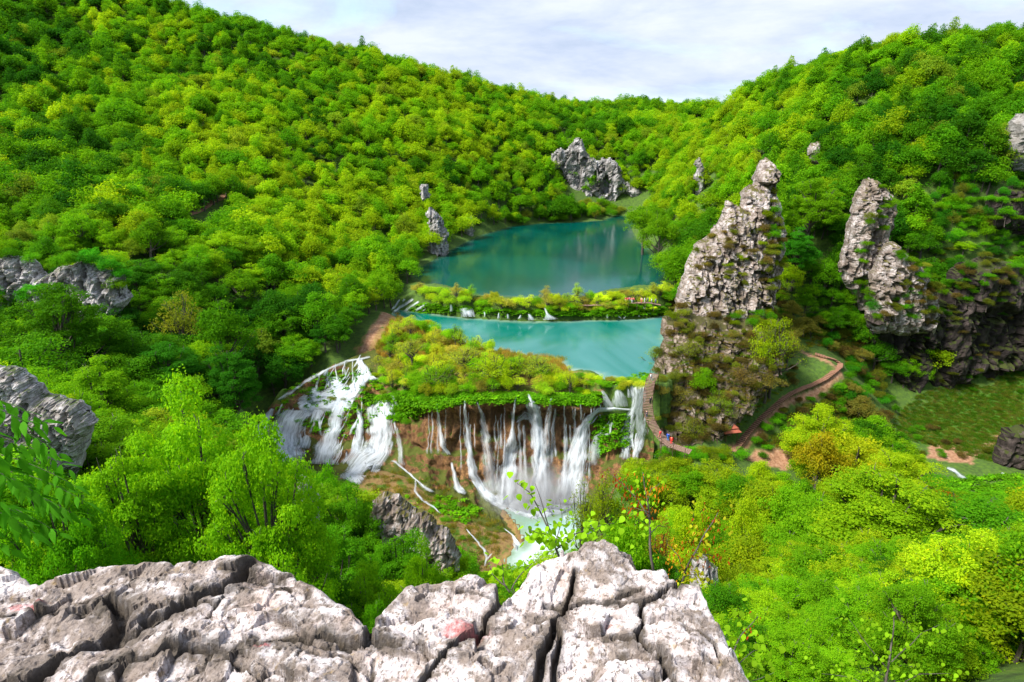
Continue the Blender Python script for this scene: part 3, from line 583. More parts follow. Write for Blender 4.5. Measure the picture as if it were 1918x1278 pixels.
# keep-clear areas: a crown nearer than dmax may not cover them
CLEAR = [([(470, 800), (520, 740), (600, 680), (690, 560), (760, 530), (1225, 520), (1245, 600), (1245, 700), (1240, 800), (1225, 850), (1150, 875), (1110, 870), (1075, 930), (1035, 1060), (960, 1060), (880, 1080), (845, 1000), (765, 930), (700, 910), (640, 905), (570, 870), (480, 845)], 158),
         ([(735, 560), (780, 515), (800, 500), (850, 462), (900, 438), (960, 418), (1090, 412), (1165, 405), (1180, 450), (1222, 480), (1226, 540), (1245, 560), (1240, 700), (1060, 700), (950, 665), (700, 600)], 250),
         ([(1262, 640), (1268, 545), (1300, 460), (1352, 385), (1425, 300), (1455, 310), (1470, 440), (1460, 540), (1500, 650), (1500, 760), (1320, 860), (1240, 850), (1240, 640)], 156),
         ([(1600, 540), (1590, 470), (1610, 370), (1630, 345), (1655, 375), (1655, 440), (1640, 480), (1690, 500), (1720, 570), (1800, 560), (1918, 530), (1918, 860), (1780, 860), (1700, 820), (1640, 760), (1620, 600)], 165),
         ([(1340, 850), (1370, 850), (1400, 800), (1480, 740), (1575, 705), (1580, 680), (1500, 655), (1600, 690), (1500, 770), (1420, 840)], 150),
         ([(0, 505), (60, 500), (100, 530), (160, 510), (225, 530), (200, 585), (160, 575), (100, 548), (0, 545)], 136),
         ([(0, 690), (50, 695), (80, 745), (150, 760), (180, 790), (150, 835), (90, 850), (0, 800)], 36),
         ([(1030, 300), (1078, 262), (1100, 300), (1140, 298), (1210, 370), (1200, 390), (1150, 395), (1110, 375), (1075, 370), (1060, 340)], 392),
         ([(800, 470), (800, 390), (838, 430), (838, 468)], 258), ([(1304, 370), (1302, 300), (1320, 312), (1318, 360)], 280), ([(1884, 300), (1892, 225), (1918, 212), (1918, 320)], 203),
         ([(355, 400), (400, 375), (430, 345), (436, 360), (410, 395), (360, 410)], 240), ([(120, 445), (160, 440), (200, 425), (320, 425), (320, 462), (120, 462)], 170),
         ([(552, 960), (556, 905), (570, 890), (602, 930), (598, 970)], 59), ([(690, 960), (700, 930), (760, 935), (850, 1010), (855, 1050), (780, 1010)], 62),
         ([(1735, 860), (1800, 850), (1918, 835), (1918, 940), (1850, 930), (1760, 908)], 127),
         ([(1380, 845), (1490, 838), (1490, 870), (1400, 862)], 130)]
WORLD_NO = [LAKE1, LAKE2, POOL]
BARX = [P(*a)[:2] for a in [(640, 700, 160), (735, 560, 195), (800, 530, 205), (1260, 530, 205), (1260, 700, 140), (1240, 860, 124), (1120, 960, 116), (1000, 1080, 96), (860, 1090, 98), (700, 1010, 106), (560, 900, 122), (445, 850, 130), (470, 780, 145)]]
MEADW = [P(*a)[:2] for a in [(1680, 850, 138), (1690, 790, 158), (1800, 720, 172), (1918, 640, 180), (2300, 600, 185), (2300, 900, 125), (1918, 900, 128), (1780, 900, 128)]]
def blocked(p, h, r):                                     # arrays: base points, height, radius
    d = p[:, 1]; bad = np.zeros(len(p), bool)
    for k in (0, 1, 2, 3, 4, 5):
        q = p.copy(); q[:, 2] += h*(1., .6, .6, .6, .25, .85)[k]; q[:, 0] += r*(0, 0, -.85, .85, 0, 0)[k]
        pp, fw_ = toPix(q)
        for poly, dm in CLEAR: bad |= inside(pp, poly) & (d < dm)
    return bad
def hexpts(x0, x1, y0, y1, s, seed):
    r = np.random.RandomState(seed); xs = np.arange(x0, x1, s); ys = np.arange(y0, y1, s*.87); X, Y = np.meshgrid(xs, ys); X = X+(np.arange(len(ys)) % 2)[:, None]*s/2
    p = np.stack([X.ravel(), Y.ravel()], 1); return p+r.uniform(-.42, .42, p.shape)*s
pts = np.concatenate([hexpts(-60, 90, 20, 75, 3.3, 9), hexpts(-160, 160, 22, 130, 4.4, 1), hexpts(-230, 260, 130, 240, 4.7, 2), hexpts(-420, 420, 240, 640, 5.6, 3)])
z = H(pts); B = np.column_stack([pts, z]); r = np.random.RandomState(5); n = len(B)
tall = r.uniform(.75, 1.3, n)*(1+.25*fbm(pts/40, 3, 61)); tall *= r.choice([.6, .85, 1., 1.15], n, p=[.15, .25, .4, .2]); hgt = 9.2*tall; rad = 4.3*tall**.8*r.uniform(.8, 1.25, n)
zone_right_scrub = (B[:, 1] > 118) & (B[:, 1] < 172)
pp, fw_ = toPix(B+np.array([0, 0, 6])); gpix, _ = toPix(B)
d = B[:, 1]
pathd, _ = segdist(gpix, [(1372, 848), (1402, 812), (1445, 768), (1500, 731), (1545, 712), (1572, 690), (1562, 676), (1525, 665)])
keep = ~((pathd < 34) & (B[:, 1] > 120) & (B[:, 1] < 165)) & (pp[:, 0] > -260) & (pp[:, 0] < 2180) & (pp[:, 1] > -320) & (pp[:, 1] < 1450) & (d > 22)
for poly in WORLD_NO: s_, _ = sdf(pts, poly); keep &= s_ < -1.8
keep &= ~inside(pts, BARX) & ~inside(pts, MEADW)
SCRUB = [(1235, 600), (1290, 560), (1440, 560), (1490, 600), (1600, 640), (1640, 700), (1700, 800), (1600, 850), (1380, 880), (1250, 880)]
scr = inside(gpix, SCRUB) & (d > 118) & (d < 185); small = scr | ((gpix[:, 0] > 1740) & (gpix[:, 1] > 380) & (gpix[:, 1] < 520) & (d > 150) & (d < 210))
hgt[small] *= .45; rad[small] *= .6
lowr = (gpix[:, 0] > 1100) & (d < 120); hgt[lowr] *= r.uniform(.55, 1., lowr.sum()); rad[lowr] *= .8
nearl = (d < 60); hgt[nearl] *= .65; rad[nearl] *= .72
keep &= ~((d < 62) & (gpix[:, 0] > 420) & (gpix[:, 0] < 1120) & (r.rand(n) < .3))
kk = np.where(keep)[0]; bad = blocked(B[kk], hgt[kk], rad[kk]); kk = kk[~bad]
vis = []
tb = BV['terrain']
for i in kk:
    q = Vector((B[i, 0], B[i, 1], B[i, 2]+hgt[i]+5)); dr = q-ORG; ln = dr.length
    h_ = tb.ray_cast(ORG, dr.normalized(), ln-2); vis.append(h_[0] is None)
kk = kk[np.array(vis)]
B, hgt, rad, d = B[kk], hgt[kk], rad[kk], d[kk]; pp, gpix = pp[kk], gpix[kk]; scr = scr[kk]; n = len(B)
# colour of each tree (leaf colour, with sunlight patches and vignette darkening put into it)
px, py = pp[:, 0], pp[:, 1]
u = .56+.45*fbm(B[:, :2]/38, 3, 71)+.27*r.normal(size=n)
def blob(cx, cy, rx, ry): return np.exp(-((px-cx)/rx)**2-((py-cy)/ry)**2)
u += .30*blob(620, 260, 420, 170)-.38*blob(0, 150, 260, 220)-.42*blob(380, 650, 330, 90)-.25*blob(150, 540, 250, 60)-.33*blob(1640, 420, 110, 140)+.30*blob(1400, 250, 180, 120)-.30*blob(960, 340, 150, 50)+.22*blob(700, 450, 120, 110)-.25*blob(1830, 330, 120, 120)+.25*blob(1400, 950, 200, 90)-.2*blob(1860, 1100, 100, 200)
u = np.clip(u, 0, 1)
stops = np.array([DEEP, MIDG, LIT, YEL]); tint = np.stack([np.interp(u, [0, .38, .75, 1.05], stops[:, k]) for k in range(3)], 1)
w_ = r.rand(n)
m_ = scr & (w_ < .75); tint[m_] = BRN*(.6+.7*r.rand(m_.sum()))[:, None]*.6+OLV*.45
m_ = (d < 122) & (px > 1090) & (py < 1080) & (w_ < .3); tint[m_] = YEL*(.7+.4*r.rand(m_.sum()))[:, None]
m_ = (d < 122) & (d > 70) & (px > 1150) & (px < 1800) & (py < 980) & (w_ > .90); tint[m_] = ORG_*(.6+.5*r.rand(m_.sum()))[:, None]
m_ = (w_ > .965); tint[m_] = tint[m_]*.5+OLV*.6
tint *= r.uniform(.8, 1.2, n)[:, None]

# near and middle trees placed one by one: px, top, distance, crown width, build, tint, label
HAND = [
 (330, 712, 24, 330, 'N2', LIT*1.15, 'bright spring green maple in the middle of the lower left, just above the ledge'),
 (470, 770, 21, 260, 'N0', LIT*1.1, 'light green maple crown between the left cascades and the ledge'),
 (215, 800, 21, 240, 'N1', LIT*1.05, 'pale green maple growing in front of the big left boulder'),
 (70, 850, 17, 200, 'N2', MIDG*1.3, 'mid green tree at the left edge under the left boulder'),
 (90, 528, 112, 175, 'N0', MIDG*.8, 'broad dark green tree below the long pale cliff at the left edge'),
 (15, 620, 95, 160, 'M1', MIDG, 'mid green tree at the left edge above the big boulder'),
 (165, 664, 78, 150, 'N1', LIT*.95, 'light green tree right above the tip of the left boulder'),
 (590, 548, 165, 85, 'M2', MIDG*1.2, 'rounded tree with whitish blossom above the left cascades'),
 (330, 545, 140, 90, 'T1', OLV*1.15, 'olive brown tree in the wood right of the long pale cliff'),
 (400, 560, 138, 110, 'M0', MIDG*.9, 'dark tree right of the olive brown one, above the left cascades'),
 (420, 640, 118, 130, 'N1', DEEP*1.4, 'dark layered tree on the slope left of the cascades'),
 (300, 640, 115, 130, 'N0', DEEP*1.6, 'dark green tree behind the bright maple'),
 (600, 862, 80, 90, 'M3', MIDG*1.3, 'slender tree in front of the foot of the left cascades'),
 (650, 905, 62, 170, 'N2', MIDG, 'dark green tree at the foot of the left cascades, behind the ledge'),
 (745, 985, 42, 170, 'N1', MIDG*1.1, 'green tree just above the dip in the ledge'),
 (790, 1010, 30, 110, 'N2', LIT, 'light green leafy shrub tree next to the dark rock ridge'),
 (620, 985, 36, 170, 'N0', MIDG*1.25, 'feathery green tree behind the left hump of the ledge'),
 (680, 1060, 26, 150, 'N2', LIT, 'bright green bush tree growing up in the dip of the ledge'),
 (700, 1110, 20, 90, 'N1', MIDG*1.2, 'small green tree lowest in the dip of the ledge'),
 (1690, 880, 62, 300, 'N1', YEL*.4+LIT*.5, 'largest yellow green tree at the lower right'),
 (1850, 940, 60, 270, 'N0', MIDG*1.1, 'large deep green tree at the lower right corner'),
 (1555, 930, 68, 210, 'N1', LIT*.9, 'pointed green tree left of the largest yellow green tree'),
 (1600, 1075, 48, 230, 'N0', LIT*.8, 'green tree at the bottom, right of centre below the pointed tree'),
 (1760, 1100, 42, 260, 'N1', MIDG*1.4, 'green tree at the bottom right with layered branches'),
 (1900, 1060, 44, 200, 'N2', MIDG*.9, 'dark green tree in the bottom right corner'),
 (1470, 1120, 40, 190, 'N2', MIDG*1.1, 'dense green tree right of the ledge tip'),
 (1560, 1180, 30, 200, 'N0', LIT*.85, 'light green tree at the bottom edge right of the ledge'),
 (1700, 1200, 28, 190, 'N1', LIT*.9, 'bright leafy tree at the bottom edge near the right'),
 (1420, 1010, 66, 150, 'M3', YEL*.7, 'yellow green bushy tree above the right end of the ledge'),
 (1550, 762, 120, 150, 'N2', YEL*1.05, 'yellow tree below the bend of the stepped path'),
 (1610, 800, 112, 130, 'M1', YEL*.9+ORG_*.15, 'yellow and orange tree left of the earthen clearing'),
 (1545, 812, 108, 110, 'M2', ORG_*.28+YEL*.5, 'rusty orange tree below the stepped path'),
 (1690, 845, 100, 150, 'N0', YEL*1.05, 'golden yellow tree below the meadow'),
 (1640, 870, 92, 120, 'M2', YEL*.8+ORG_*.2, 'yellow tree with orange tips below the meadow'),
 (1440, 905, 96, 130, 'M0', YEL*.75, 'yellow green tree below the foot of the stepped path'),
 (1500, 900, 90, 110, 'M3', LIT, 'fresh green tree below the earthen patch'),
 (1350, 865, 112, 100, 'M1', YEL*.8, 'yellow green tree at the foot of the brown buttress'),
 (1265, 858, 115, 90, 'M2', YEL*.7, 'olive tree under the wooden stairway'),
 (1200, 880, 108, 90, 'M0', LIT*.8, 'green tree right of the tall falls'),
 (1135, 888, 104, 90, 'T1', YEL*.7, 'thin olive tree leaning over the foot of the tall falls'),
 (1095, 905, 92, 80, 'T0', YEL*.75, 'thin leaved tree standing in front of the plunge pool spray'),
 (1300, 925, 88, 70, 'M1', YEL*1.2, 'golden bush tree left of the dark gap in the lower right wood'),
 (1235, 965, 66, 70, 'T2', ORG_*.4+BRN*.4, 'rust brown shrub behind the red budded sapling'),
 (1400, 930, 84, 70, 'M2', YEL*1.1, 'small golden tree in the middle of the lower right wood'),
 (1180, 960, 62, 120, 'M0', LIT, 'bright green bush above the tip of the ledge'),
 (1330, 1010, 50, 110, 'M3', YEL*.7, 'yellow green bush above the right block of the ledge'),
 (1370, 1100, 34, 120, 'N2', LIT*.7, 'green bush at the right flank of the ledge'),
 (1462, 590, 143, 80, 'T1', YEL*.8, 'yellow green small tree above the brown buttress'),
 (1432, 605, 142, 60, 'T2', YEL*1.1, 'bright yellow small tree above the brown buttress'),
 (1322, 690, 137, 55, 'M2', LIT*.9, 'light green small tree on the face of the brown buttress'),
 (1500, 420, 185, 90, 'N1', DEEP*2., 'tall dark green tree in the gully right of the jagged pinnacle'),
 (1530, 330, 195, 110, 'N0', LIT*.8, 'large bright tree above the gully'),
 (1450, 330, 190, 80, 'M2', LIT, 'bright tree right behind the tip of the jagged pinnacle'),
 (1255, 470, 215, 90, 'M3', LIT*.85, 'round green tree on the right shore at the near end of the upper lake'),
 (1210, 370, 262, 80, 'M1', LIT*.85, 'round green tree leaning over the right shore of the upper lake'),
 (1240, 400, 240, 80, 'M0', LIT*.75, 'green tree on the right shore in the middle of the upper lake'),
]
BK = {'N': V_NEAR, 'M': V_MID, 'T': V_THIN}
for (px_, top_, d_, w__, k_, tn, lab) in HAND:
    v_ = BK[k_[0]][int(k_[1])]; topplant(px_, top_, d_, w__, 'broadleaf_tree', v_, tn, lab, 'tree', None, 8. if k_[0] == 'T' else 10., 2.8 if k_[0] == 'T' else 4.1, 3., 22.)
# remove scattered trees that stand inside a hand placed crown
hp = np.array([P(a[0], a[1], a[2])[:2] for a in HAND]); hr = np.array([a[3]/2/F*a[2] for a in HAND])
dd_ = np.linalg.norm(B[:, None, :2]-hp[None], axis=2); ok = (dd_ > hr*.75).all(1)
B, hgt, rad, d, pp, tint, scr, gpix = [a[ok] for a in (B, hgt, rad, d, pp, tint, scr, gpix)]; n = len(B)
appar = rad/np.linalg.norm(B-np.array([0, 0, HC]), axis=1)
inview = (pp[:, 0] > 0) & (pp[:, 0] < 1918) & (pp[:, 1] > 0) & (pp[:, 1] < 1278)
order = np.argsort(-np.where(inview, appar, 0)); NIND = 300-len(HAND)
ind = order[:NIND]; rest = order[NIND:]
LM = [('the left cascades', 600, 780), ('the tall falls', 960, 850), ('the brown buttress', 1350, 720), ('the jagged pinnacle', 1390, 450), ('the dark cliff', 1780, 640), ('the left boulder', 80, 770), ('the long pale cliff', 110, 535),
      ('the green meadow', 1830, 770), ('the stepped path', 1480, 740), ('the rushing stream', 1800, 890), ('the pale rock spur', 1625, 440), ('the upper lake', 1000, 480), ('the ledge', 500, 1080), ('the lower right corner', 1880, 1240), ('the ledge tip', 1180, 1050)]
def where(px_, py_):
    best = min(LM, key=lambda a: math.hypot(a[1]-px_, (a[2]-py_)*1.1)); dx, dy = px_-best[1], py_-best[2]
    a = math.degrees(math.atan2(-dy, dx)) % 360
    rel = ['right of', 'above and right of', 'above', 'above and left of', 'left of', 'below and left of', 'below', 'below and right of'][int((a+22.5)//45) % 8]
    far = math.hypot(dx, dy); q = 'just' if far < 90 else ('a little way' if far < 180 else 'well')
    return q+' '+rel+' '+best[0]
LABS = {}
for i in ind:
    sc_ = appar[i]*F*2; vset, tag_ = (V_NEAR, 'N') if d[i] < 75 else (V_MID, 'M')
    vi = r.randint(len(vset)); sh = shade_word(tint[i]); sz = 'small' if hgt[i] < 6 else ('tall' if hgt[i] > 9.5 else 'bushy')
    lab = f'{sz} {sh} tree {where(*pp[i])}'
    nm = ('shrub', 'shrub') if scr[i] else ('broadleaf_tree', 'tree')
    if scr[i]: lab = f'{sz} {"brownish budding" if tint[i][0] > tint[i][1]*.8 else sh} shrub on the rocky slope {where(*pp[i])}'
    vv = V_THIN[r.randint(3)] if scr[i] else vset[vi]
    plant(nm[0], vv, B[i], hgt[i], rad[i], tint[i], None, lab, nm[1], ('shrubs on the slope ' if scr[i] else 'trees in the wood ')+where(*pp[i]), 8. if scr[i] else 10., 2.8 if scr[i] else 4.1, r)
# everything farther: one wood, instances of complete trees
def wood(name, B, hgt, rad, tint, sets, seed, hh=10., rr=4.1, lean=0.):
    rng = np.random.RandomState(seed); col = bpy.data.collections.new(name+'_sources')
    for k, (a, b) in enumerate(sets):
        V1 = np.empty(len(a.vertices)*3, np.float32); a.vertices.foreach_get('co', V1); V2 = np.empty(len(b.vertices)*3, np.float32); b.vertices.foreach_get('co', V2)
        l1 = np.empty(len(a.vertices), np.float32); a.attributes['lv'].data.foreach_get('value', l1)
        i1 = np.empty(len(a.loops), np.int32); a.loops.foreach_get('vertex_index', i1); Q1 = i1.reshape(-1, 4)
        fb = [list(p_.vertices) for p_ in b.polygons]; Qb = np.array([f for f in fb if len(f) == 4])+len(a.vertices)
        me = mesh_np(f'{name}_{k}', np.concatenate([V1.reshape(-1, 3), V2.reshape(-1, 3)]), np.concatenate([Q1, Qb]), False, {'lv': np.concatenate([l1, np.zeros(len(V2)//3)])}, np.concatenate([np.zeros(len(Q1)), np.ones(len(Qb))]))
        me.materials.append(M_LEAFI); me.materials.append(M_BARK); so_ = bpy.data.objects.new(f'{name}_{k:02d}', me); col.objects.link(so_)
    n = len(B); me = bpy.data.meshes.new(name); me.vertices.add(n); me.vertices.foreach_set('co', np.asarray(B, np.float32).ravel())
    def at(nm_, ty, key, v): a_ = me.attributes.new(nm_, ty, 'POINT'); a_.data.foreach_set(key, v)
    at('scl', 'FLOAT_VECTOR', 'vector', np.column_stack([rad/rr, rad/rr, hgt/hh]).astype(np.float32).ravel())
    at('rot', 'FLOAT_VECTOR', 'vector', np.column_stack([rng.normal(size=n)*.06, rng.normal(size=n)*.06, rng.rand(n)*6.28]).astype(np.float32).ravel())
    at('tint', 'FLOAT_COLOR', 'color', np.column_stack([tint, np.ones(n)]).astype(np.float32).ravel())
    at('idx', 'INT', 'value', rng.randint(0, len(sets), n).astype(np.int32))
    o = obj(name, me); ng = bpy.data.node_groups.new(name, 'GeometryNodeTree'); ng.interface.new_socket('Geometry', in_out='INPUT', socket_type='NodeSocketGeometry'); ng.interface.new_socket('Geometry', in_out='OUTPUT', socket_type='NodeSocketGeometry')
    gi = ng.nodes.new('NodeGroupInput'); go = ng.nodes.new('NodeGroupOutput'); iop = ng.nodes.new('GeometryNodeInstanceOnPoints'); ci = ng.nodes.new('GeometryNodeCollectionInfo')
    ci.inputs['Collection'].default_value = col; ci.inputs['Separate Children'].default_value = True; ci.inputs['Reset Children'].default_value = True
    def na(nm_, ty): x = ng.nodes.new('GeometryNodeInputNamedAttribute'); x.data_type = ty; x.inputs['Name'].default_value = nm_; return [s_ for s_ in x.outputs if s_.enabled and s_.name == 'Attribute'][0]
    ng.links.new(gi.outputs[0], iop.inputs['Points']); ng.links.new(ci.outputs[0], iop.inputs['Instance']); iop.inputs['Pick Instance'].default_value = True
    ng.links.new(na('idx', 'INT'), iop.inputs['Instance Index']); ng.links.new(na('rot', 'FLOAT_VECTOR'), iop.inputs['Rotation']); ng.links.new(na('scl', 'FLOAT_VECTOR'), iop.inputs['Scale'])
    ng.links.new(iop.outputs[0], go.inputs[0]); md = o.modifiers.new('scatter', 'NODES'); md.node_group = ng
    return o
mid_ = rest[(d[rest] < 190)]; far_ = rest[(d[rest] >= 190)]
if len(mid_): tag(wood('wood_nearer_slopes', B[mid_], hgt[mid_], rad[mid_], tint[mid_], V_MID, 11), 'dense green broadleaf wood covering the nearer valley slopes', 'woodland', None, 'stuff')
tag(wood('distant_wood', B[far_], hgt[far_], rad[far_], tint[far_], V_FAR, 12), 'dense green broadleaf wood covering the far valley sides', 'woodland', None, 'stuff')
print('TREES', len(ind), len(mid_), len(far_))
# ------------------------------------------------------------------ falling and running white water, lying on the rock it runs over
def foam_mat(name, thr=-.34, soft=.80, top=1., col=(.58, .63, .69)):
    m, t, out = newmat(name)
    uu = attr(t, 'u').outputs['Fac']; vv = attr(t, 'v').outputs['Fac']; ed = attr(t, 'edge').outputs['Fac']
    cx = N(t, 'ShaderNodeCombineXYZ'); L(t, mathn(t, 'MULTIPLY', uu, 1.5), cx.inputs[0]); L(t, mathn(t, 'MULTIPLY', vv, .16), cx.inputs[1])
    st = noise(t, 1.3, 6, .68, cx.outputs[0], .25); st2 = noise(t, 5., 4, .7, cx.outputs[0])
    s = mathn(t, 'ADD', mathn(t, 'MULTIPLY', st, .65), mathn(t, 'MULTIPLY', st2, .35))
    a = mrange(t, mathn(t, 'ADD', mathn(t, 'MULTIPLY', mathn(t, 'SUBTRACT', s, .5), 2.4), mathn(t, 'MULTIPLY', ed, .8)), thr, thr+soft, 0, top)
    b = N(t, 'ShaderNodeBsdfDiffuse'); L(t, ramp(t, s, [(.3, tuple(x*.62 for x in col)), (.5, col), (.66, (.70, .74, .80))]), b.inputs[0])
    tl = N(t, 'ShaderNodeBsdfTranslucent'); tl.inputs[0].default_value = (.85, .9, .93, 1); ms0 = N(t, 'ShaderNodeMixShader', i_0=.35); L(t, b.outputs[0], ms0.inputs[1]); L(t, tl.outputs[0], ms0.inputs[2])
    tr = N(t, 'ShaderNodeBsdfTransparent'); ms = N(t, 'ShaderNodeMixShader'); L(t, a, ms.inputs[0]); L(t, tr.outputs[0], ms.inputs[1]); L(t, ms0.outputs[0], ms.inputs[2]); L(t, ms.outputs[0], out.inputs[0]); return m
M_FALL = foam_mat('white_falling_water'); M_VEIL = foam_mat('thin_water_veil', -.22, 1.0, .7); M_FOAM = foam_mat('white_running_water', -.18, .5)
M_RILL = foam_mat('broken_white_rills', -.06, .6, .95)
def gsm(a, k, axis):
    if k < 1: return a
    w = np.exp(-np.linspace(-2, 2, 2*k+1)**2); w /= w.sum(); pad = [(0, 0)]*a.ndim; pad[axis] = (k, k)
    return np.apply_along_axis(lambda v: np.convolve(v, w, 'valid'), axis, np.pad(a, pad, 'edge'))
def stream(pts, mat, kinds=('barrier', 'terrain'), off=.35, bulge=.35, name='stream', sm_=3, jit=1.2, seed=0, parent=None, gname='water_sheet'):
    pts = [(a, b, c*(1.1 if c > 15 else .85)) for a, b, c in pts]
    p = resample(pts, max(6, int(sum(math.hypot(b[0]-a[0], b[1]-a[1]) for a, b in zip(pts[:-1], pts[1:]))/3))); n = len(p); wmax = p[:, 2].max(); m = int(np.clip(wmax/2.2, 9, 30))
    tg = np.gradient(p[:, :2], axis=0); tg /= np.linalg.norm(tg, axis=1)[:, None]+1e-9; nr = np.stack([-tg[:, 1], tg[:, 0]], 1)
    vert = np.abs(tg[:, 1]) > .6; nr[vert] = nr[vert]*.15+np.array([1, 0])*np.sign(nr[vert][:, :1]+1e-9)*.85
    c = np.linspace(-.5, .5, m); wob = 1+.28*vn(np.column_stack([np.arange(n)*.25, np.full(n, seed*3.3)]), 5)
    px_ = p[:, None, 0]+nr[:, None, 0]*c[None]*(p[:, 2]*wob)[:, None]+(vn(np.column_stack([np.arange(n)*.3, np.full(n, seed*1.7)]), 9)*jit)[:, None]
    py_ = p[:, None, 1]+nr[:, None, 1]*c[None]*(p[:, 2]*wob)[:, None]
    T = np.full((n, m), np.nan)
    for i in range(n):
        for j in range(m):
            h = cast(px_[i, j], py_[i, j], kinds)
            if h: T[i, j] = h[2]
    miss = np.isnan(T)
    med = np.nanmedian(T, 1); ok = ~np.isnan(med)
    if ok.sum() < 2: return None
    med = np.interp(np.arange(n), np.where(ok)[0], med[ok]); T = np.where(np.isnan(T) | (np.abs(T-med[:, None]) > 6), med[:, None], T)
    Tm = T.copy()
    for dy_, dx_ in ((1, 0), (-1, 0), (0, 1), (0, -1), (2, 0), (-2, 0)): Tm = np.minimum(Tm, np.roll(T, (dy_, dx_), (0, 1)) if abs(dy_)+abs(dx_) else T)
    Tm[:2] = T[:2]; Tm[-2:] = T[-2:]; T = gsm(gsm(Tm, sm_, 0), 1, 1)-off-bulge*(1-(2*c[None])**2)
    V = np.array([[ORG+ray(px_[i, j], py_[i, j])*T[i, j] for j in range(m)] for i in range(n)]).reshape(-1, 3)
    Vr = V.reshape(n, m, 3); wid = np.linalg.norm(Vr[:, 0]-Vr[:, -1], axis=1); ln = np.concatenate([[0], np.cumsum(np.linalg.norm(np.diff(Vr[:, m//2], axis=0), axis=1))])
    U = (c[None]*wid[:, None]*.9+seed*7.1).ravel(); VV = (ln[:, None]*np.ones((1, m))+seed*3.7).ravel()
    endf = np.minimum(1, np.minimum(np.arange(n)*2.+1, (n-np.arange(n))*1.)/3.)
    E = ((1-np.abs(2*c[None])**(2.2 if wmax > 15 else 1.3))*endf[:, None]-.45).ravel()
    base = V.mean(0)
    me = mesh_np(gname, V-base, gridfaces(n, m)[~miss.ravel()[gridfaces(n, m)].any(1)], True, {'u': U, 'v': VV, 'edge': E}); me.materials.append(mat)
    o = obj(gname, me, None, parent, tuple(base) if parent is None else tuple(base-np.array(parent.location))); return o
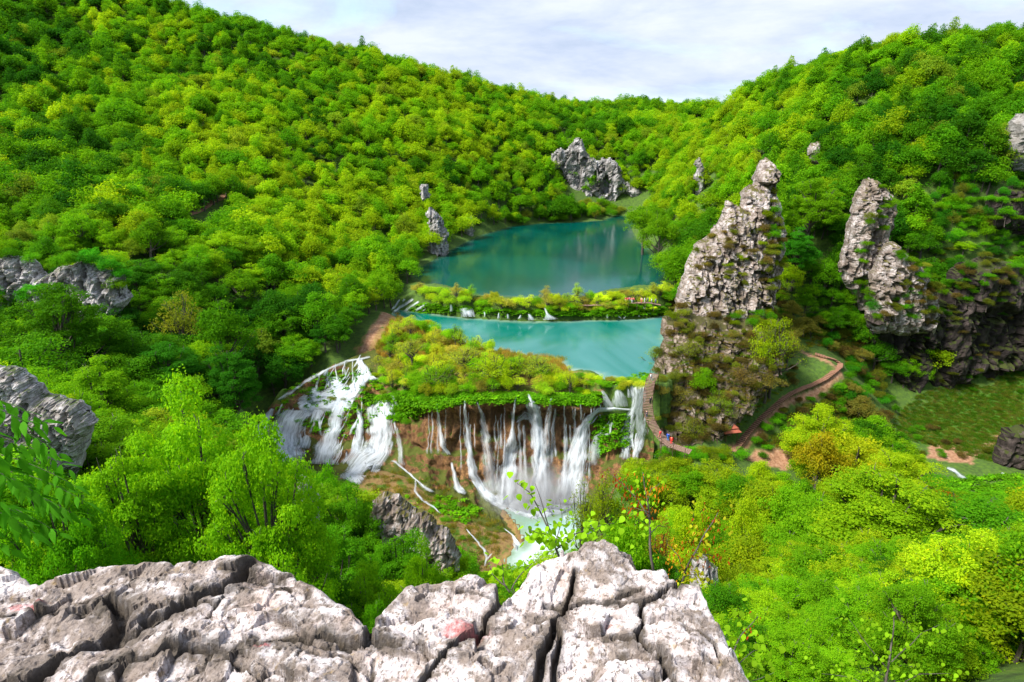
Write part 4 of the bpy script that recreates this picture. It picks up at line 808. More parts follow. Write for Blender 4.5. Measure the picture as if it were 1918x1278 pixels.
FALLS = [
 ('slender waterfall at the far left of the brown cliff', [[(818, 757, 5), (823, 790, 8), (829, 835, 12), (842, 852, 14)], [(846, 866, 6), (852, 890, 12), (858, 915, 16), (872, 925, 8)]], M_FALL),
 ('second tall waterfall from the left on the brown cliff, sliding into a foaming foot', [[(870, 746, 5), (873, 790, 9), (879, 840, 14), (886, 888, 20), (905, 922, 20), (930, 940, 18)]], M_FALL),
 ('thin bent waterfall right of the second one, fading to spray at its foot', [[(892, 750, 5), (903, 778, 12), (910, 820, 18), (917, 870, 28), (920, 925, 38)]], M_VEIL),
 ('fan shaped waterfall left of the tallest central one', [[(967, 742, 6), (962, 775, 6), (961, 800, 8), (957, 840, 24), (952, 890, 36), (948, 945, 46)]], M_FALL),
 ('row of thin water threads falling from a small sill in the middle of the cliff', [[(972, 790, 8), (974, 850, 10), (975, 930, 16)], [(981, 795, 7), (984, 860, 10), (986, 940, 20)], [(968, 792, 12), (985, 778, 24), (996, 790, 16)]], M_VEIL),
 ('tallest widest waterfall in the middle of the cliff', [[(990, 738, 8), (996, 760, 22), (1003, 790, 22), (1008, 850, 26), (1013, 910, 34), (1016, 975, 52)], [(1008, 760, 12), (1008, 800, 16), (1010, 850, 16)]], M_FALL),
 ('waterfall just right of the tallest one, bending left as it falls', [[(1034, 746, 10), (1027, 780, 12), (1022, 820, 16), (1022, 880, 24), (1024, 950, 40)], [(1041, 765, 6), (1036, 800, 12), (1034, 870, 14)]], M_VEIL),
 ('straight thin waterfall between the central falls and the right fan', [[(1057, 756, 5), (1058, 800, 8), (1057, 880, 12), (1056, 930, 18)], [(1068, 795, 6), (1069, 830, 10)]], M_VEIL),
 ('short threads of water near the top of the cliff, left of the mossy hump', [[(1088, 757, 5), (1090, 790, 8)], [(1072, 760, 3), (1074, 790, 6)]], M_VEIL),
 ('broad fan waterfall at the right end of the cliff, fed along a ledge', [[(1180, 768, 6), (1150, 766, 9), (1122, 768, 12), (1104, 782, 16), (1090, 806, 24), (1082, 840, 34), (1074, 885, 50), (1066, 945, 66)]], M_FALL),
 ('small twin falls dropping onto the ledge above the right fan', [[(1128, 731, 8), (1136, 748, 16), (1142, 764, 26)], [(1158, 730, 12), (1160, 745, 26), (1162, 762, 34)], [(1176, 728, 6), (1180, 745, 12)]], M_FALL),
 ('low waterfall under the mossy hump right of the fan', [[(1130, 808, 6), (1118, 818, 14), (1113, 840, 20), (1110, 872, 24)], [(1146, 790, 5), (1142, 812, 8), (1130, 815, 6)]], M_VEIL),
 ('broad white cascade tumbling beside the wooden stairway', [[(1190, 722, 22), (1192, 742, 26), (1190, 762, 26), (1180, 784, 20), (1178, 806, 26), (1174, 835, 24), (1170, 862, 20)], [(1205, 720, 18), (1204, 745, 18), (1198, 765, 16), (1196, 786, 18), (1202, 806, 26), (1196, 835, 22), (1188, 862, 18)], [(1208, 780, 8), (1206, 800, 14), (1198, 820, 18)]], M_RILL),
 ('little cascade at the foot of the wooden stairway', [[(1240, 838, 10), (1236, 850, 14), (1230, 862, 16)]], M_FOAM),
 ('long rim of white water along the upper left edge of the cascades', [[(694, 668, 8), (650, 677, 10), (610, 694, 12), (575, 714, 12), (545, 734, 12), (520, 750, 9)]], M_RILL),
 ('leftmost curtain of the stepped cascades', [[(512, 765, 10), (498, 785, 18), (488, 810, 24), (480, 835, 26)]], M_FALL),
 ('wide white curtain in the left part of the cascades', [[(556, 768, 50), (543, 785, 66), (535, 810, 72), (530, 840, 66), (540, 865, 60)], [(575, 815, 16), (568, 840, 24)]], M_FALL),
 ('main white torrent feeding the cascades from the top', [[(672, 672, 14), (682, 690, 26), (678, 712, 36), (660, 732, 42), (630, 748, 50), (590, 756, 44), (560, 766, 36)], [(690, 700, 10), (705, 715, 20)], [(640, 716, 30), (615, 724, 26)], [(600, 735, 26), (580, 742, 20)]], M_FOAM),
 ('middle curtain of the cascades, below the main torrent', [[(640, 752, 44), (630, 775, 34), (626, 800, 26), (615, 830, 40), (604, 870, 52)], [(598, 765, 20), (590, 790, 16)]], M_FALL),
 ('right hand tiered curtain of the cascades', [[(722, 748, 22), (712, 765, 46), (712, 785, 40), (713, 815, 46), (706, 850, 50), (680, 866, 60), (660, 890, 46), (672, 908, 12)], [(735, 740, 8), (742, 760, 10)]], M_FALL),
 ('narrow curtain between the middle and the tiered curtains', [[(672, 768, 10), (676, 790, 12), (672, 820, 16), (664, 850, 22)]], M_FALL),
 ('thin falls at the right edge of the cascades', [[(744, 800, 6), (748, 830, 14), (752, 872, 16)], [(733, 805, 6), (728, 840, 12)]], M_VEIL),
 ('stream running down the tan mound from the cascades', [[(735, 862, 14), (758, 880, 12), (778, 898, 13), (796, 914, 15), (815, 922, 6)], [(778, 898, 6), (777, 920, 9), (792, 938, 9), (812, 950, 7), (828, 964, 5)]], M_RILL),
 ('branching rivulet low on the tan mound', [[(874, 990, 4), (888, 1008, 9), (905, 1028, 11), (912, 1045, 10), (908, 1062, 8)], [(922, 1036, 7), (910, 1052, 7)]], M_RILL),
 ('small curved fall from the tan mound into the pool', [[(945, 990, 5), (960, 1002, 9), (970, 1022, 16), (974, 1045, 18)]], M_FOAM),
 ('bright foaming apron below the tall falls', [[(885, 900, 12), (925, 935, 24), (965, 948, 34), (1000, 965, 44), (1020, 985, 54), (1040, 985, 50)], [(1060, 945, 50), (1040, 965, 60), (1010, 985, 40)]], M_FOAM),
 ('white rapids at the left end between the two lakes', [[(775, 560, 9), (762, 568, 12), (750, 576, 14), (736, 588, 14)], [(800, 568, 8), (788, 576, 10), (775, 584, 12)], [(748, 560, 9), (742, 572, 12), (732, 584, 10)], [(784, 564, 8), (770, 574, 12), (756, 586, 14)], [(760, 560, 6), (752, 566, 8)], [(798, 578, 6), (790, 585, 10)]], M_RILL),
 ('small waterfall second from the left between the lakes', [[(845, 570, 5), (846, 584, 8)]], M_FALL),
 ('wide low waterfall left of centre between the lakes', [[(872, 577, 22), (876, 586, 26), (878, 594, 32)]], M_FALL),
 ('row of tiny falls under the bright plants between the lakes', [[(934, 586, 3), (934, 597, 6)], [(950, 588, 4), (952, 597, 9)], [(975, 590, 3), (972, 597, 10)], [(908, 584, 3), (907, 594, 4)], [(990, 588, 6), (997, 600, 16)]], M_FALL),
 ('tall narrow fall with a spreading foot between the lakes', [[(1020, 577, 6), (1025, 588, 8), (1032, 599, 26)]], M_FALL),
 ('scattered small cascades at the right end between the lakes', [[(1136, 588, 4), (1140, 597, 10)], [(1155, 589, 3), (1164, 598, 14)], [(1172, 592, 5), (1168, 598, 9)], [(1204, 574, 12), (1206, 580, 10)], [(1195, 590, 8), (1200, 593, 6)], [(1212, 586, 6), (1220, 588, 5)], [(1170, 578, 8), (1172, 582, 5)]], M_RILL),
 ('white rapids in the stream under the meadow', [[(1772, 876, 6), (1785, 880, 12), (1798, 890, 12), (1812, 898, 14)]], M_RILL),
 ('small rapids at the right edge of the stream', [[(1910, 864, 4), (1895, 868, 6), (1882, 872, 9)], [(1876, 886, 5), (1886, 890, 6)]], M_RILL)]
for i, (lab, strips, mt) in enumerate(FALLS):
    first = P(strips[0][-1][0], strips[0][-1][1], 130.)
    h = cast(strips[0][-1][0], strips[0][-1][1], ('barrier', 'terrain')); loc = h[0] if h else Vector(first)
    kinds = ('barrier', 'terrain')
    vert = mt not in (M_FOAM, M_RILL); far_ = 'between the lakes' in lab or 'between the two lakes' in lab
    if len(strips) == 1:
        o = stream(strips[0], mt, kinds, (.5 if mt in (M_FOAM, M_RILL) else 1.2) if far_ else (.4 if vert else .3), .45 if vert else .15, seed=i*5, sm_=4 if vert else 1, gname='waterfall'); tag(o, lab, 'waterfall', 'falls and cascades of the travertine barriers')
    else:
        e = empty('waterfall', tuple(loc)); tag(e, lab, 'waterfall', 'falls and cascades of the travertine barriers')
        for k, s_ in enumerate(strips): stream(s_, mt, kinds, (.5 if mt in (M_FOAM, M_RILL) else 1.2) if far_ else (.4 if vert else .3), .45 if vert else .15, seed=i*5+k+1, sm_=4 if vert else 1, parent=e)

# thin threads and wet films all along the cliff and down the cascades
rw = np.random.RandomState(91)
for gi_, (x0, x1, cnt_, y0, y1, lab) in enumerate([(862, 900, 5, 756, 900, 'faint threads of water between the first tall falls of the cliff'), (915, 960, 5, 756, 915, 'faint threads of water left of the fan shaped waterfall'), (1000, 1050, 7, 758, 930, 'many fine veils round the tallest waterfall'), (1050, 1105, 7, 760, 900, 'thin dripping threads above the right fan'), (780, 850, 4, 765, 850, 'dripping threads over the dark hollows at the left of the cliff')]):
    e = empty('waterfall', tuple(P(x0, y0, 131))); tag(e, lab, 'waterfall', 'falls and cascades of the travertine barriers')
    for k in range(cnt_):
        xx = rw.uniform(x0, x1); ya = y0+rw.uniform(0, 40); yb = min(y1, ya+rw.uniform(40, 150)); wd = rw.uniform(2.5, 5)
        stream([(xx, ya, wd), (xx+rw.uniform(-2, 2), (ya+yb)/2, wd*1.5), (xx+rw.uniform(-4, 4), yb, wd*rw.uniform(1.5, 3))], M_VEIL, ('barrier', 'terrain'), .5, .3, seed=400+gi_*20+k, parent=e)
for gi_, (poly_, cnt_, lab) in enumerate([([(600, 690), (680, 672), (700, 720), (660, 740), (590, 735)], 22, 'net of small white rivulets at the top of the cascades'), ([(520, 755), (620, 765), (610, 800), (560, 850), (500, 830)], 16, 'side trickles of the left cascade curtains'), ([(630, 760), (740, 740), (750, 800), (700, 880), (620, 860)], 22, 'side trickles of the middle and right cascade curtains'),
        ([(1105, 770), (1180, 775), (1185, 830), (1120, 830)], 10, 'branching trickles over the mossy hump right of the fan'), ([(1178, 725), (1208, 722), (1208, 840), (1172, 850)], 10, 'side trickles of the cascade by the stairway')]):
    e = empty('waterfall', tuple(P(*poly_[0], 140))); tag(e, lab, 'waterfall', 'falls and cascades of the travertine barriers'); a_ = np.array(poly_, float); k = 0
    while k < cnt_:
        q = rw.uniform(a_.min(0), a_.max(0))
        if not inside(q[None], poly_)[0]: continue
        k += 1; sx_ = rw.uniform(-.7, .2); ln = rw.uniform(18, 46); wd = rw.uniform(4, 10)
        stream([(q[0], q[1]-ln/2, wd*.6), (q[0]+sx_*ln*.4+rw.uniform(-3, 3), q[1], wd), (q[0]+sx_*ln, q[1]+ln/2, wd*1.6)], M_RILL, ('barrier',), .25, .2, seed=600+gi_*40+k, sm_=1, parent=e)
# fine spray hanging at the foot of the tall falls
m, t, out = newmat('spray'); vp = N(t, 'ShaderNodeVolumePrincipled'); vp.inputs['Color'].default_value = (.95, .97, 1, 1)
tcn = N(t, 'ShaderNodeTexCoord'); dst = N(t, 'ShaderNodeVectorMath', operation='LENGTH'); L(t, tcn.outputs['Object'], dst.inputs[0])
L(t, mathn(t, 'MULTIPLY', mathn(t, 'MULTIPLY', mrange(t, dst.outputs['Value'], 1., .15), mrange(t, noise(t, 2.2, 4, .6, tcn.outputs['Object']),   .32, .58)), .24), vp.inputs['Density']); L(t, vp.outputs[0], out.inputs['Volume'])
bm = bmesh.new(); bmesh.ops.create_icosphere(bm, subdivisions=3, radius=1); me = bpy.data.meshes.new('spray'); bm.to_mesh(me); bm.free()
o = obj('spray', me, m, None, tuple(P(1000, 930, 121))); o.scale = (13, 6, 8.5); tag(o, 'white spray cloud hanging at the foot of the tall falls', 'spray', None, 'stuff')

# ------------------------------------------------------------------ shrubs, leafy ground cover and reeds on the barriers and slopes
PATHPX = [(1372, 848), (1402, 812), (1445, 768), (1500, 731), (1545, 712), (1572, 690), (1562, 676), (1525, 665)]
def scatter_px(poly, n, kinds, seed, zmin=None, slope=None, mind=0):
    r = np.random.RandomState(seed); a = np.array(poly, float); lo, hi = a.min(0), a.max(0); out = []; tries = 0
    while len(out) < n and tries < n*30:
        tries += 1; q = r.uniform(lo, hi)
        if not inside(q[None], poly)[0]: continue
        if segdist(q[None], PATHPX)[0][0] < 17: continue
        h = cast(q[0], q[1], kinds)
        if h is None or (zmin and h[0].z < zmin) or (slope and h[1].z < slope): continue
        if mind and any((h[0]-b[0]).length < mind for b in out): continue
        out.append((h[0], h[1], q))
    return out
def shrubs(poly, n, kinds, seed, hr, rr_, tints, name, labf, group, mind=1.5, slope=.25, sink=.2, zmin=None, thin=0.):
    r = np.random.RandomState(seed)
    for i, (p, nn, q) in enumerate(scatter_px(poly, n, kinds, seed, zmin, slope, mind)):
        tn = tints[r.randint(len(tints))]*r.uniform(.75, 1.25); h = r.uniform(*hr)
        if r.rand() < thin: plant(name, V_THIN[r.randint(3)], (p.x, p.y, p.z-.8), h*1.7, r.uniform(*rr_)*1.1, tn*1.1, None, labf(q), 'shrub', group, 8., 2.8, r)
        else: plant(name, V_BUSH[r.randint(4)], (p.x, p.y, p.z-sink), h, r.uniform(*rr_), tn, None, labf(q), 'shrub', group, 3., 1.9, r)
WIL = [np.array((.24, .26, .03)), np.array((.18, .27, .02)), np.array((.27, .33, .02)), np.array((.22, .20, .06)), np.array((.12, .25, .01))]; GRN = [np.array((.07, .19, .006)), np.array((.10, .22, .008)), np.array((.06, .15, .008))]
def colw(x): return 'at the left end' if x < 790 else ('left of the middle' if x < 920 else ('in the middle' if x < 1040 else ('right of the middle' if x < 1140 else 'at the right end')))
shrubs([(700, 700), (735, 625), (760, 600), (800, 612), (870, 645), (940, 668), (1020, 690), (1080, 702), (1125, 712), (1120, 738), (1040, 742), (960, 740), (880, 742), (830, 748), (790, 752), (740, 738), (715, 720)], 110, ('barrier', 'terrain'), 41, (2.2, 4.6), (1.5, 2.7), WIL+[GRN[1]], 'willow_shrub',
       lambda q: 'olive willow shrub above the tall falls, '+('front row ' if q[1] > 725 else ('middle rows ' if q[1] > 670 else 'back rows '))+colw(q[0]), 'willow shrubs on the flat top above the tall falls', 1.9, thin=.4)
shrubs([(775, 548), (800, 545), (860, 560), (950, 570), (1050, 568), (1150, 560), (1250, 550), (1250, 572), (1150, 578), (1050, 582), (950, 582), (860, 576), (790, 566)], 70, ('terrain',), 42, (2.4, 4.2), (1.7, 2.8), WIL, 'willow_shrub',
       lambda q: 'willow shrub between the two lakes, '+('back row ' if q[1] < 566 else 'front row ')+colw(q[0]), 'willow shrubs between the two lakes', 2.2, .1, thin=.35)
shrubs([(790, 575), (850, 582), (950, 590), (1050, 593), (1240, 590), (1250, 572), (1100, 580), (1000, 582), (900, 578)], 34, ('terrain',), 43, (.8, 1.5), (1.2, 2.), GRN, 'leafy_bush',
       lambda q: 'low bright bush between the two lakes, '+colw(q[0]), 'low bright bushes between the two lakes', 1.6, .05)
shrubs([(1225, 700), (1245, 610), (1290, 590), (1440, 605), (1490, 650), (1490, 720), (1400, 780), (1320, 830), (1250, 840), (1225, 790)], 90, ('rock_buttress', 'terrain'), 44, (1.3, 2.8), (1.0, 1.9), [BRN*.75, BRN*.6+OLV*.3, OLV*.75, OLV, BRN*.5], 'scrub_bush',
       lambda q: 'thin scrub bush on the brown buttress, '+('upper ' if q[1] < 660 else ('middle ' if q[1] < 740 else 'lower '))+('left' if q[0] < 1310 else ('centre' if q[0] < 1400 else 'right')), 'scrub bushes clinging to the brown buttress', 1.6, -.2, .5)
shrubs([(1290, 560), (1300, 500), (1350, 440), (1400, 420), (1455, 420), (1450, 540), (1400, 575), (1330, 585)], 20, ('rock_pinnacle',), 45, (.9, 2.0), (.8, 1.7), [BRN*.7, OLV*.9, YEL*.7], 'scrub_bush',
       lambda q: 'small dry bush on the jagged pinnacle, '+('upper part' if q[1] < 480 else 'lower part'), 'small bushes on the jagged pinnacle', 1.4, -.5, .3)
shrubs([(1500, 560), (1620, 590), (1650, 680), (1680, 790), (1600, 800), (1560, 740), (1590, 690), (1520, 650)], 70, ('terrain', 'dark_cliff'), 46, (1.5, 3.6), (1.3, 2.4), [OLV*.6, MIDG, BRN*.6, DEEP*2, OLV*.5+MIDG*.5], 'gully_shrub',
       lambda q: 'dull bush right of the stepped path, '+('high' if q[1] < 650 else ('half way' if q[1] < 730 else 'low')), 'bushes in the gully right of the stepped path', 1.8, -.2)
shrubs([(1390, 830), (1430, 800), (1500, 740), (1560, 730), (1640, 790), (1560, 850), (1480, 835), (1410, 845)], 46, ('terrain',), 47, (1., 2.6), (1., 2.), [OLV*.6, MIDG, BRN*.6, MIDG*1.3], 'gully_shrub',
       lambda q: 'low bush below the stepped path, '+('left' if q[0] < 1480 else 'right'), 'low bushes below the stepped path', 1.7, -.2)
shrubs([(1640, 560), (1760, 470), (1920, 440), (1920, 520), (1760, 580), (1700, 600)], 45, ('dark_cliff', 'terrain', 'rock_spur'), 48, (1., 2.6), (1.1, 2.2), [OLV*.6, MIDG*.9, BRN*.6, MIDG*1.2], 'cliff_shrub',
       lambda q: 'bush on top of the dark cliff, '+('left' if q[0] < 1720 else ('middle' if q[0] < 1830 else 'right')), 'bushes along the top of the dark cliff', 1.9, -.1)
shrubs([(1640, 660), (1720, 580), (1918, 540), (1918, 640), (1860, 720), (1720, 760)], 26, ('dark_cliff',), 49, (.6, 1.5), (.7, 1.5), [OLV*.5, BRN*.5, MIDG*.6], 'cliff_shrub',
       lambda q: 'small dim bush on the face of the dark cliff, '+('left half' if q[0] < 1780 else 'right half'), 'small bushes on the face of the dark cliff', 1.9, -.6, .3)
shrubs([(530, 735), (600, 700), (690, 690), (740, 750), (770, 790), (700, 780), (640, 800), (560, 800), (515, 780)], 30, ('barrier',), 50, (.5, 1.3), (.6, 1.5), GRN+[YEL*.8, OLV], 'leafy_bush',
       lambda q: 'green cushion bush among the cascades, '+('left' if q[0] < 610 else ('middle' if q[0] < 690 else 'right')), 'green cushions among the left cascades', 1.2, -.1, .15)
shrubs([(735, 700), (800, 730), (850, 745), (800, 800), (740, 800), (725, 760)], 18, ('barrier',), 51, (1., 2.2), (1.1, 2.), GRN, 'leafy_bush',
       lambda q: 'lush bush between the cascades and the tall falls, '+('upper' if q[1] < 750 else 'lower'), 'lush bushes left of the tall falls', 1.3, -.5, .2)
shrubs([(690, 920), (760, 930), (840, 960), (880, 1000), (860, 1050), (760, 1050), (700, 980)], 14, ('terrain',), 52, (.5, 1.), (.6, 1.4), GRN+[BRN], 'leafy_bush', lambda q: 'small green cushion on the tan mound, '+('upper' if q[1] < 970 else 'lower'), 'green cushions on the tan mound', 1.8)

shrubs([(1700, 470), (1690, 400), (1790, 340), (1918, 335), (1918, 470), (1800, 450)], 60, ('terrain', 'rock_outcrop'), 53, (2., 4.5), (1.6, 3.), [MIDG, MIDG*1.4, OLV*.8, LIT*.8, DEEP*2], 'leafy_bush',
       lambda q: 'green bush above the dark cliff, '+('left' if q[0] < 1800 else 'right'), 'bushes on the slope above the dark cliff', 2.2, -.5)
shrubs([(1440, 860), (1300, 870), (1240, 880), (1180, 900), (1250, 845), (1330, 850)], 26, ('terrain',), 54, (1.2, 2.6), (1.2, 2.2), [MIDG, MIDG*1.4, YEL*.7, OLV], 'leafy_bush', lambda q: 'green bush at the foot of the brown buttress, '+('left' if q[0] < 1310 else 'right'), 'bushes at the foot of the brown buttress', 1.6, -.5)
shrubs([(1560, 520), (1640, 560), (1650, 610), (1600, 640), (1570, 600)], 16, ('terrain', 'rock_spur', 'dark_cliff'), 55, (2., 4.), (1.5, 2.4), [MIDG, DEEP*2.2, LIT*.7], 'leafy_bush', lambda q: 'green bush at the foot of the pale rock spur', 'bushes at the foot of the pale rock spur', 1.6, -.5)
shrubs([(1660, 470), (1680, 430), (1760, 500), (1770, 560), (1720, 520)], 14, ('terrain', 'rock_spur', 'dark_cliff'), 56, (1.5, 3.), (1.2, 2.2), [OLV, MIDG*1.2, LIT*.7], 'leafy_bush', lambda q: 'olive bush on the shoulder of the grey rock nose', 'bushes on the shoulder of the grey rock nose', 1.5, -.5)
shrubs([(940, 425), (1020, 400), (1060, 385), (1140, 385), (1180, 400), (1150, 408), (1060, 416)], 44, ('terrain',), 57, (3., 6.5), (2.5, 4.2), [MIDG, LIT*.8, OLV], 'leafy_bush', lambda q: 'green bush on the far shore under the cave cliff', 'bushes on the far shore under the cave cliff', 2.6, -.5)
shrubs([(1240, 600), (1262, 560), (1290, 590), (1440, 590), (1475, 560), (1490, 600), (1440, 620), (1290, 610)], 20, ('terrain', 'rock_buttress', 'rock_pinnacle'), 58, (1.6, 3.2), (1.3, 2.2), [OLV, MIDG*1.1, BRN*.7, YEL*.6], 'scrub_bush', lambda q: 'bush at the foot of the jagged pinnacle', 'bushes at the foot of the jagged pinnacle', 1.6, -.3)
shrubs([(1010, 576), (1100, 576), (1165, 573), (1165, 582), (1010, 584)], 26, ('terrain',), 59, (1.6, 2.6), (1.2, 1.9), WIL, 'willow_shrub', lambda q: 'willow bush in front of the boardwalk between the lakes', 'willow bushes in front of the boardwalk', 1.2, -.5)
shrubs([(1165, 574), (1240, 576), (1240, 590), (1165, 590)], 16, ('terrain',), 60, (.8, 1.3), (1., 1.5), GRN+WIL, 'leafy_bush', lambda q: 'low bush below the walkers on the boardwalk', 'low bushes below the walkers', 1.2, -.5)
shrubs([(1085, 700), (1130, 712), (1215, 712), (1215, 722), (1120, 745), (1080, 740)], 22, ('terrain', 'barrier'), 61, (.9, 2.), (1.1, 1.9), GRN+WIL, 'leafy_bush', lambda q: 'green bush on the barrier rim by the twin falls', 'bushes on the barrier rim by the twin falls', 1.2, -.5)
shrubs([(1650, 350), (1680, 380), (1680, 450), (1640, 470), (1640, 560), (1600, 560), (1610, 440)], 20, ('rock_spur', 'terrain'), 62, (1.5, 3.), (1.2, 2.2), [MIDG*1.3, LIT*.8, OLV], 'leafy_bush', lambda q: 'green bush clinging to the pale rock spur', 'bushes clinging to the pale rock spur', 1.5, -.6, .5)
shrubs([(1690, 480), (1750, 540), (1750, 600), (1690, 570)], 18, ('rock_spur', 'terrain'), 63, (1.2, 2.4), (1., 1.8), [OLV*.8, BRN*.8, MIDG], 'scrub_bush', lambda q: 'olive scrub bush on the right side of the grey rock nose', 'scrub on the grey rock nose', 1.4, -.6, .5)
shrubs([(1440, 340), (1470, 440), (1465, 540), (1430, 580), (1420, 480), (1435, 400)], 26, ('rock_pinnacle', 'terrain'), 64, (1.4, 3.), (1.1, 2.), [OLV, YEL*.6, MIDG*1.2, BRN*.8], 'scrub_bush', lambda q: 'olive bush on the shaded right side of the jagged pinnacle', 'bushes on the right side of the jagged pinnacle', 1.3, -.6, .5)
shrubs([(1300, 450), (1380, 420), (1440, 470), (1440, 560), (1340, 570), (1290, 540)], 10, ('rock_pinnacle',), 65, (1.2, 2.2), (1., 1.8), [BRN*.9, OLV*.9, BRN*.7+OLV*.3], 'scrub_bush', lambda q: 'brownish bush on the front of the jagged pinnacle', 'bushes on the front of the jagged pinnacle', 1.4, -.6, .5)
shrubs([(-20, 470), (60, 470), (100, 495), (160, 480), (240, 505), (245, 560), (225, 590), (218, 525), (160, 500), (100, 515), (55, 492), (-20, 490)], 24, ('terrain', 'wooded_cliff'), 66, (2.2, 4.6), (1.8, 3.2), [MIDG*1.2, LIT*.8, DEEP*2.5], 'leafy_bush', lambda q: 'bush on the brink of the long pale cliff at the left edge', 'bushes along the brink of the long pale cliff', 2., -.5)
shrubs([(0, 540), (60, 545), (110, 560), (150, 580), (215, 585), (200, 640), (0, 620)], 24, ('terrain', 'wooded_cliff'), 67, (2.2, 4.6), (1.8, 3.), [MIDG, LIT*.8, DEEP*2.5], 'leafy_bush', lambda q: 'bush under the foot of the long pale cliff at the left edge', 'bushes under the long pale cliff', 2., -.5)
shrubs([(1640, 600), (1720, 560), (1800, 500), (1918, 500), (1918, 560), (1800, 600), (1700, 640)], 34, ('dark_cliff',), 68, (1.2, 2.6), (1.2, 2.2), [OLV*.7, BRN*.7, MIDG*.8], 'cliff_shrub', lambda q: 'olive bush on the upper face of the dark cliff, '+('left' if q[0] < 1780 else 'right'), 'bushes on the upper face of the dark cliff', 1.8, -.6, .4)
shrubs([(1700, 800), (1760, 800), (1800, 830), (1860, 845), (1918, 850), (1918, 870), (1780, 870), (1700, 850)], 14, ('terrain',), 69, (.8, 2.), (.8, 1.6), [OLV*.6, BRN*.6, MIDG], 'gully_shrub', lambda q: 'low bush between the meadow and the stream', 'low bushes between the meadow and the stream', 2., -.5)
shrubs([(1680, 780), (1700, 760), (1760, 740), (1880, 700), (1918, 700), (1918, 780), (1760, 800)], 9, ('terrain',), 70, (.6, 1.4), (.7, 1.3), [OLV*.6, MIDG*.8], 'gully_shrub', lambda q: 'small bush standing in the meadow', 'small bushes in the meadow', 4., -.5)
for i_, (a_, b_, d_, w_, t_, lb_) in enumerate([(925, 672, 136, 95, YEL*1.0, 'bright yellow green tree standing above the tall falls'), (960, 680, 138, 70, YEL*.8+LIT*.3, 'golden green tree right behind the yellow one above the falls'), (870, 650, 142, 90, OLV*1.5, 'olive tree above the left end of the tall falls'), (770, 640, 148, 80, OLV*1.4, 'feathery olive tree left on the flat barrier top'), (1010, 672, 140, 90, OLV*1.3+MIDG*.3, 'rounded olive tree above the tallest waterfall'), (820, 690, 137, 90, LIT*.7, 'green tree over the dark hollows of the cliff')]):
    p_ = P(a_, b_, d_); g_ = cast(a_, b_+55, ('barrier', 'terrain')); plant('thin_tree', V_THIN[i_ % 3], (p_[0], p_[1], p_[2]-6.6), 7.2, w_/2/F*145, t_, None, lb_, 'tree', None, 8., 2.8)
for i_, (a_, b_, d_, w_, t_, lb_) in enumerate([(1395, 690, 138.5, 75, BRN*.9, 'brown budding tree in the middle of the buttress, left one'), (1440, 700, 139, 70, BRN*.7+OLV*.3, 'brown budding tree in the middle of the buttress, right one'), (1290, 640, 142, 60, OLV, 'thin olive tree high on the left of the buttress'), (1265, 720, 137, 60, BRN*.6+OLV*.5, 'thin brownish tree on the left edge of the buttress'), (1480, 640, 146, 70, OLV*.9, 'thin olive tree on the right shoulder of the buttress'), (1350, 740, 134, 60, OLV*.8+MIDG*.4, 'thin green tree above the little shelter'), (1300, 790, 130, 60, OLV*.9, 'thin olive tree left of the little shelter'), (1232, 655, 150, 50, YEL*.8, 'pale tree leaning out over the lower lake from the buttress')]):
    p_ = P(a_, b_, d_); plant('thin_tree', V_THIN[i_ % 3], (p_[0], p_[1], p_[2]-6.2), 7., w_/2/F*150*1.0, t_, None, lb_, 'tree', None, 8., 2.8)

def tuft(seed, kind):
    rng = np.random.RandomState(seed)
    if kind == 'leafy':
        n = 46; p = rng.normal(size=(n, 3))*np.array([.45, .45, .0]); p[:, 2] = .25+.3*rng.rand(n)-np.hypot(p[:, 0], p[:, 1])*.15
        V, Q = leaves_from(p, np.array([0, 0, 1])+rng.normal(size=(n, 3))*.35, .34+.2*rng.rand(n), rng, .9, .1)
    else:
        n = 70; p = rng.normal(size=(n, 3))*np.array([.4, .4, 0]); h = (.5+.6*rng.rand(n))*(1.6 if kind == 'reed' else .45); ln = rng.normal(size=(n, 2))*.25*h[:, None]; a = rng.rand(n)*6.28; wd = .035 if kind == 'reed' else .03
        sx = np.stack([np.cos(a), np.sin(a), 0*a], 1)*wd; tip = p+np.column_stack([ln, h]); mid_ = p+np.column_stack([ln*.35, h*.55])
        V = np.stack([p-sx, p+sx, mid_+sx*.8, mid_-sx*.8, tip+sx*.1, tip-sx*.1], 1).reshape(-1, 3); b = np.arange(n)[:, None]*6; Q = np.concatenate([b+np.array([[0, 1, 2, 3]]), b+np.array([[3, 2, 4, 5]])])
    k = 4 if kind == 'leafy' else 6
    return mesh_np('tuft', V, Q, False, {'lv': np.repeat(rng.rand(n)*.8, k)})
_st = MB(); _st.tube([(0, 0, -.1), (0, 0, .1)], .02, 4); stub = _st.mesh('stub')
T_LEAFY = [(tuft(s, 'leafy'), stub) for s in (1, 2, 3)]; T_REED = [(tuft(s, 'reed'), stub) for s in (4, 5)]; T_GRASS = [(tuft(s, 'grass'), stub) for s in (6, 7)]
def cover(name, polys, kinds, seed, tints, sets, label, cat, size=(.8, 1.4), slope=.2):
    r = np.random.RandomState(seed); Bs = []; 
    for poly, n in polys: Bs += [tuple(p) for p, nn, q in scatter_px(poly, n, kinds, seed+len(Bs), None, slope)]
    Bs = np.array(Bs); n = len(Bs); s = r.uniform(size[0], size[1], n); tn = np.array([tints[k] for k in r.randint(0, len(tints), n)])*r.uniform(.7, 1.3, n)[:, None]
    tag(wood(name, Bs, s, s, tn, sets, seed, 1., 1.), label, cat, None, 'stuff')
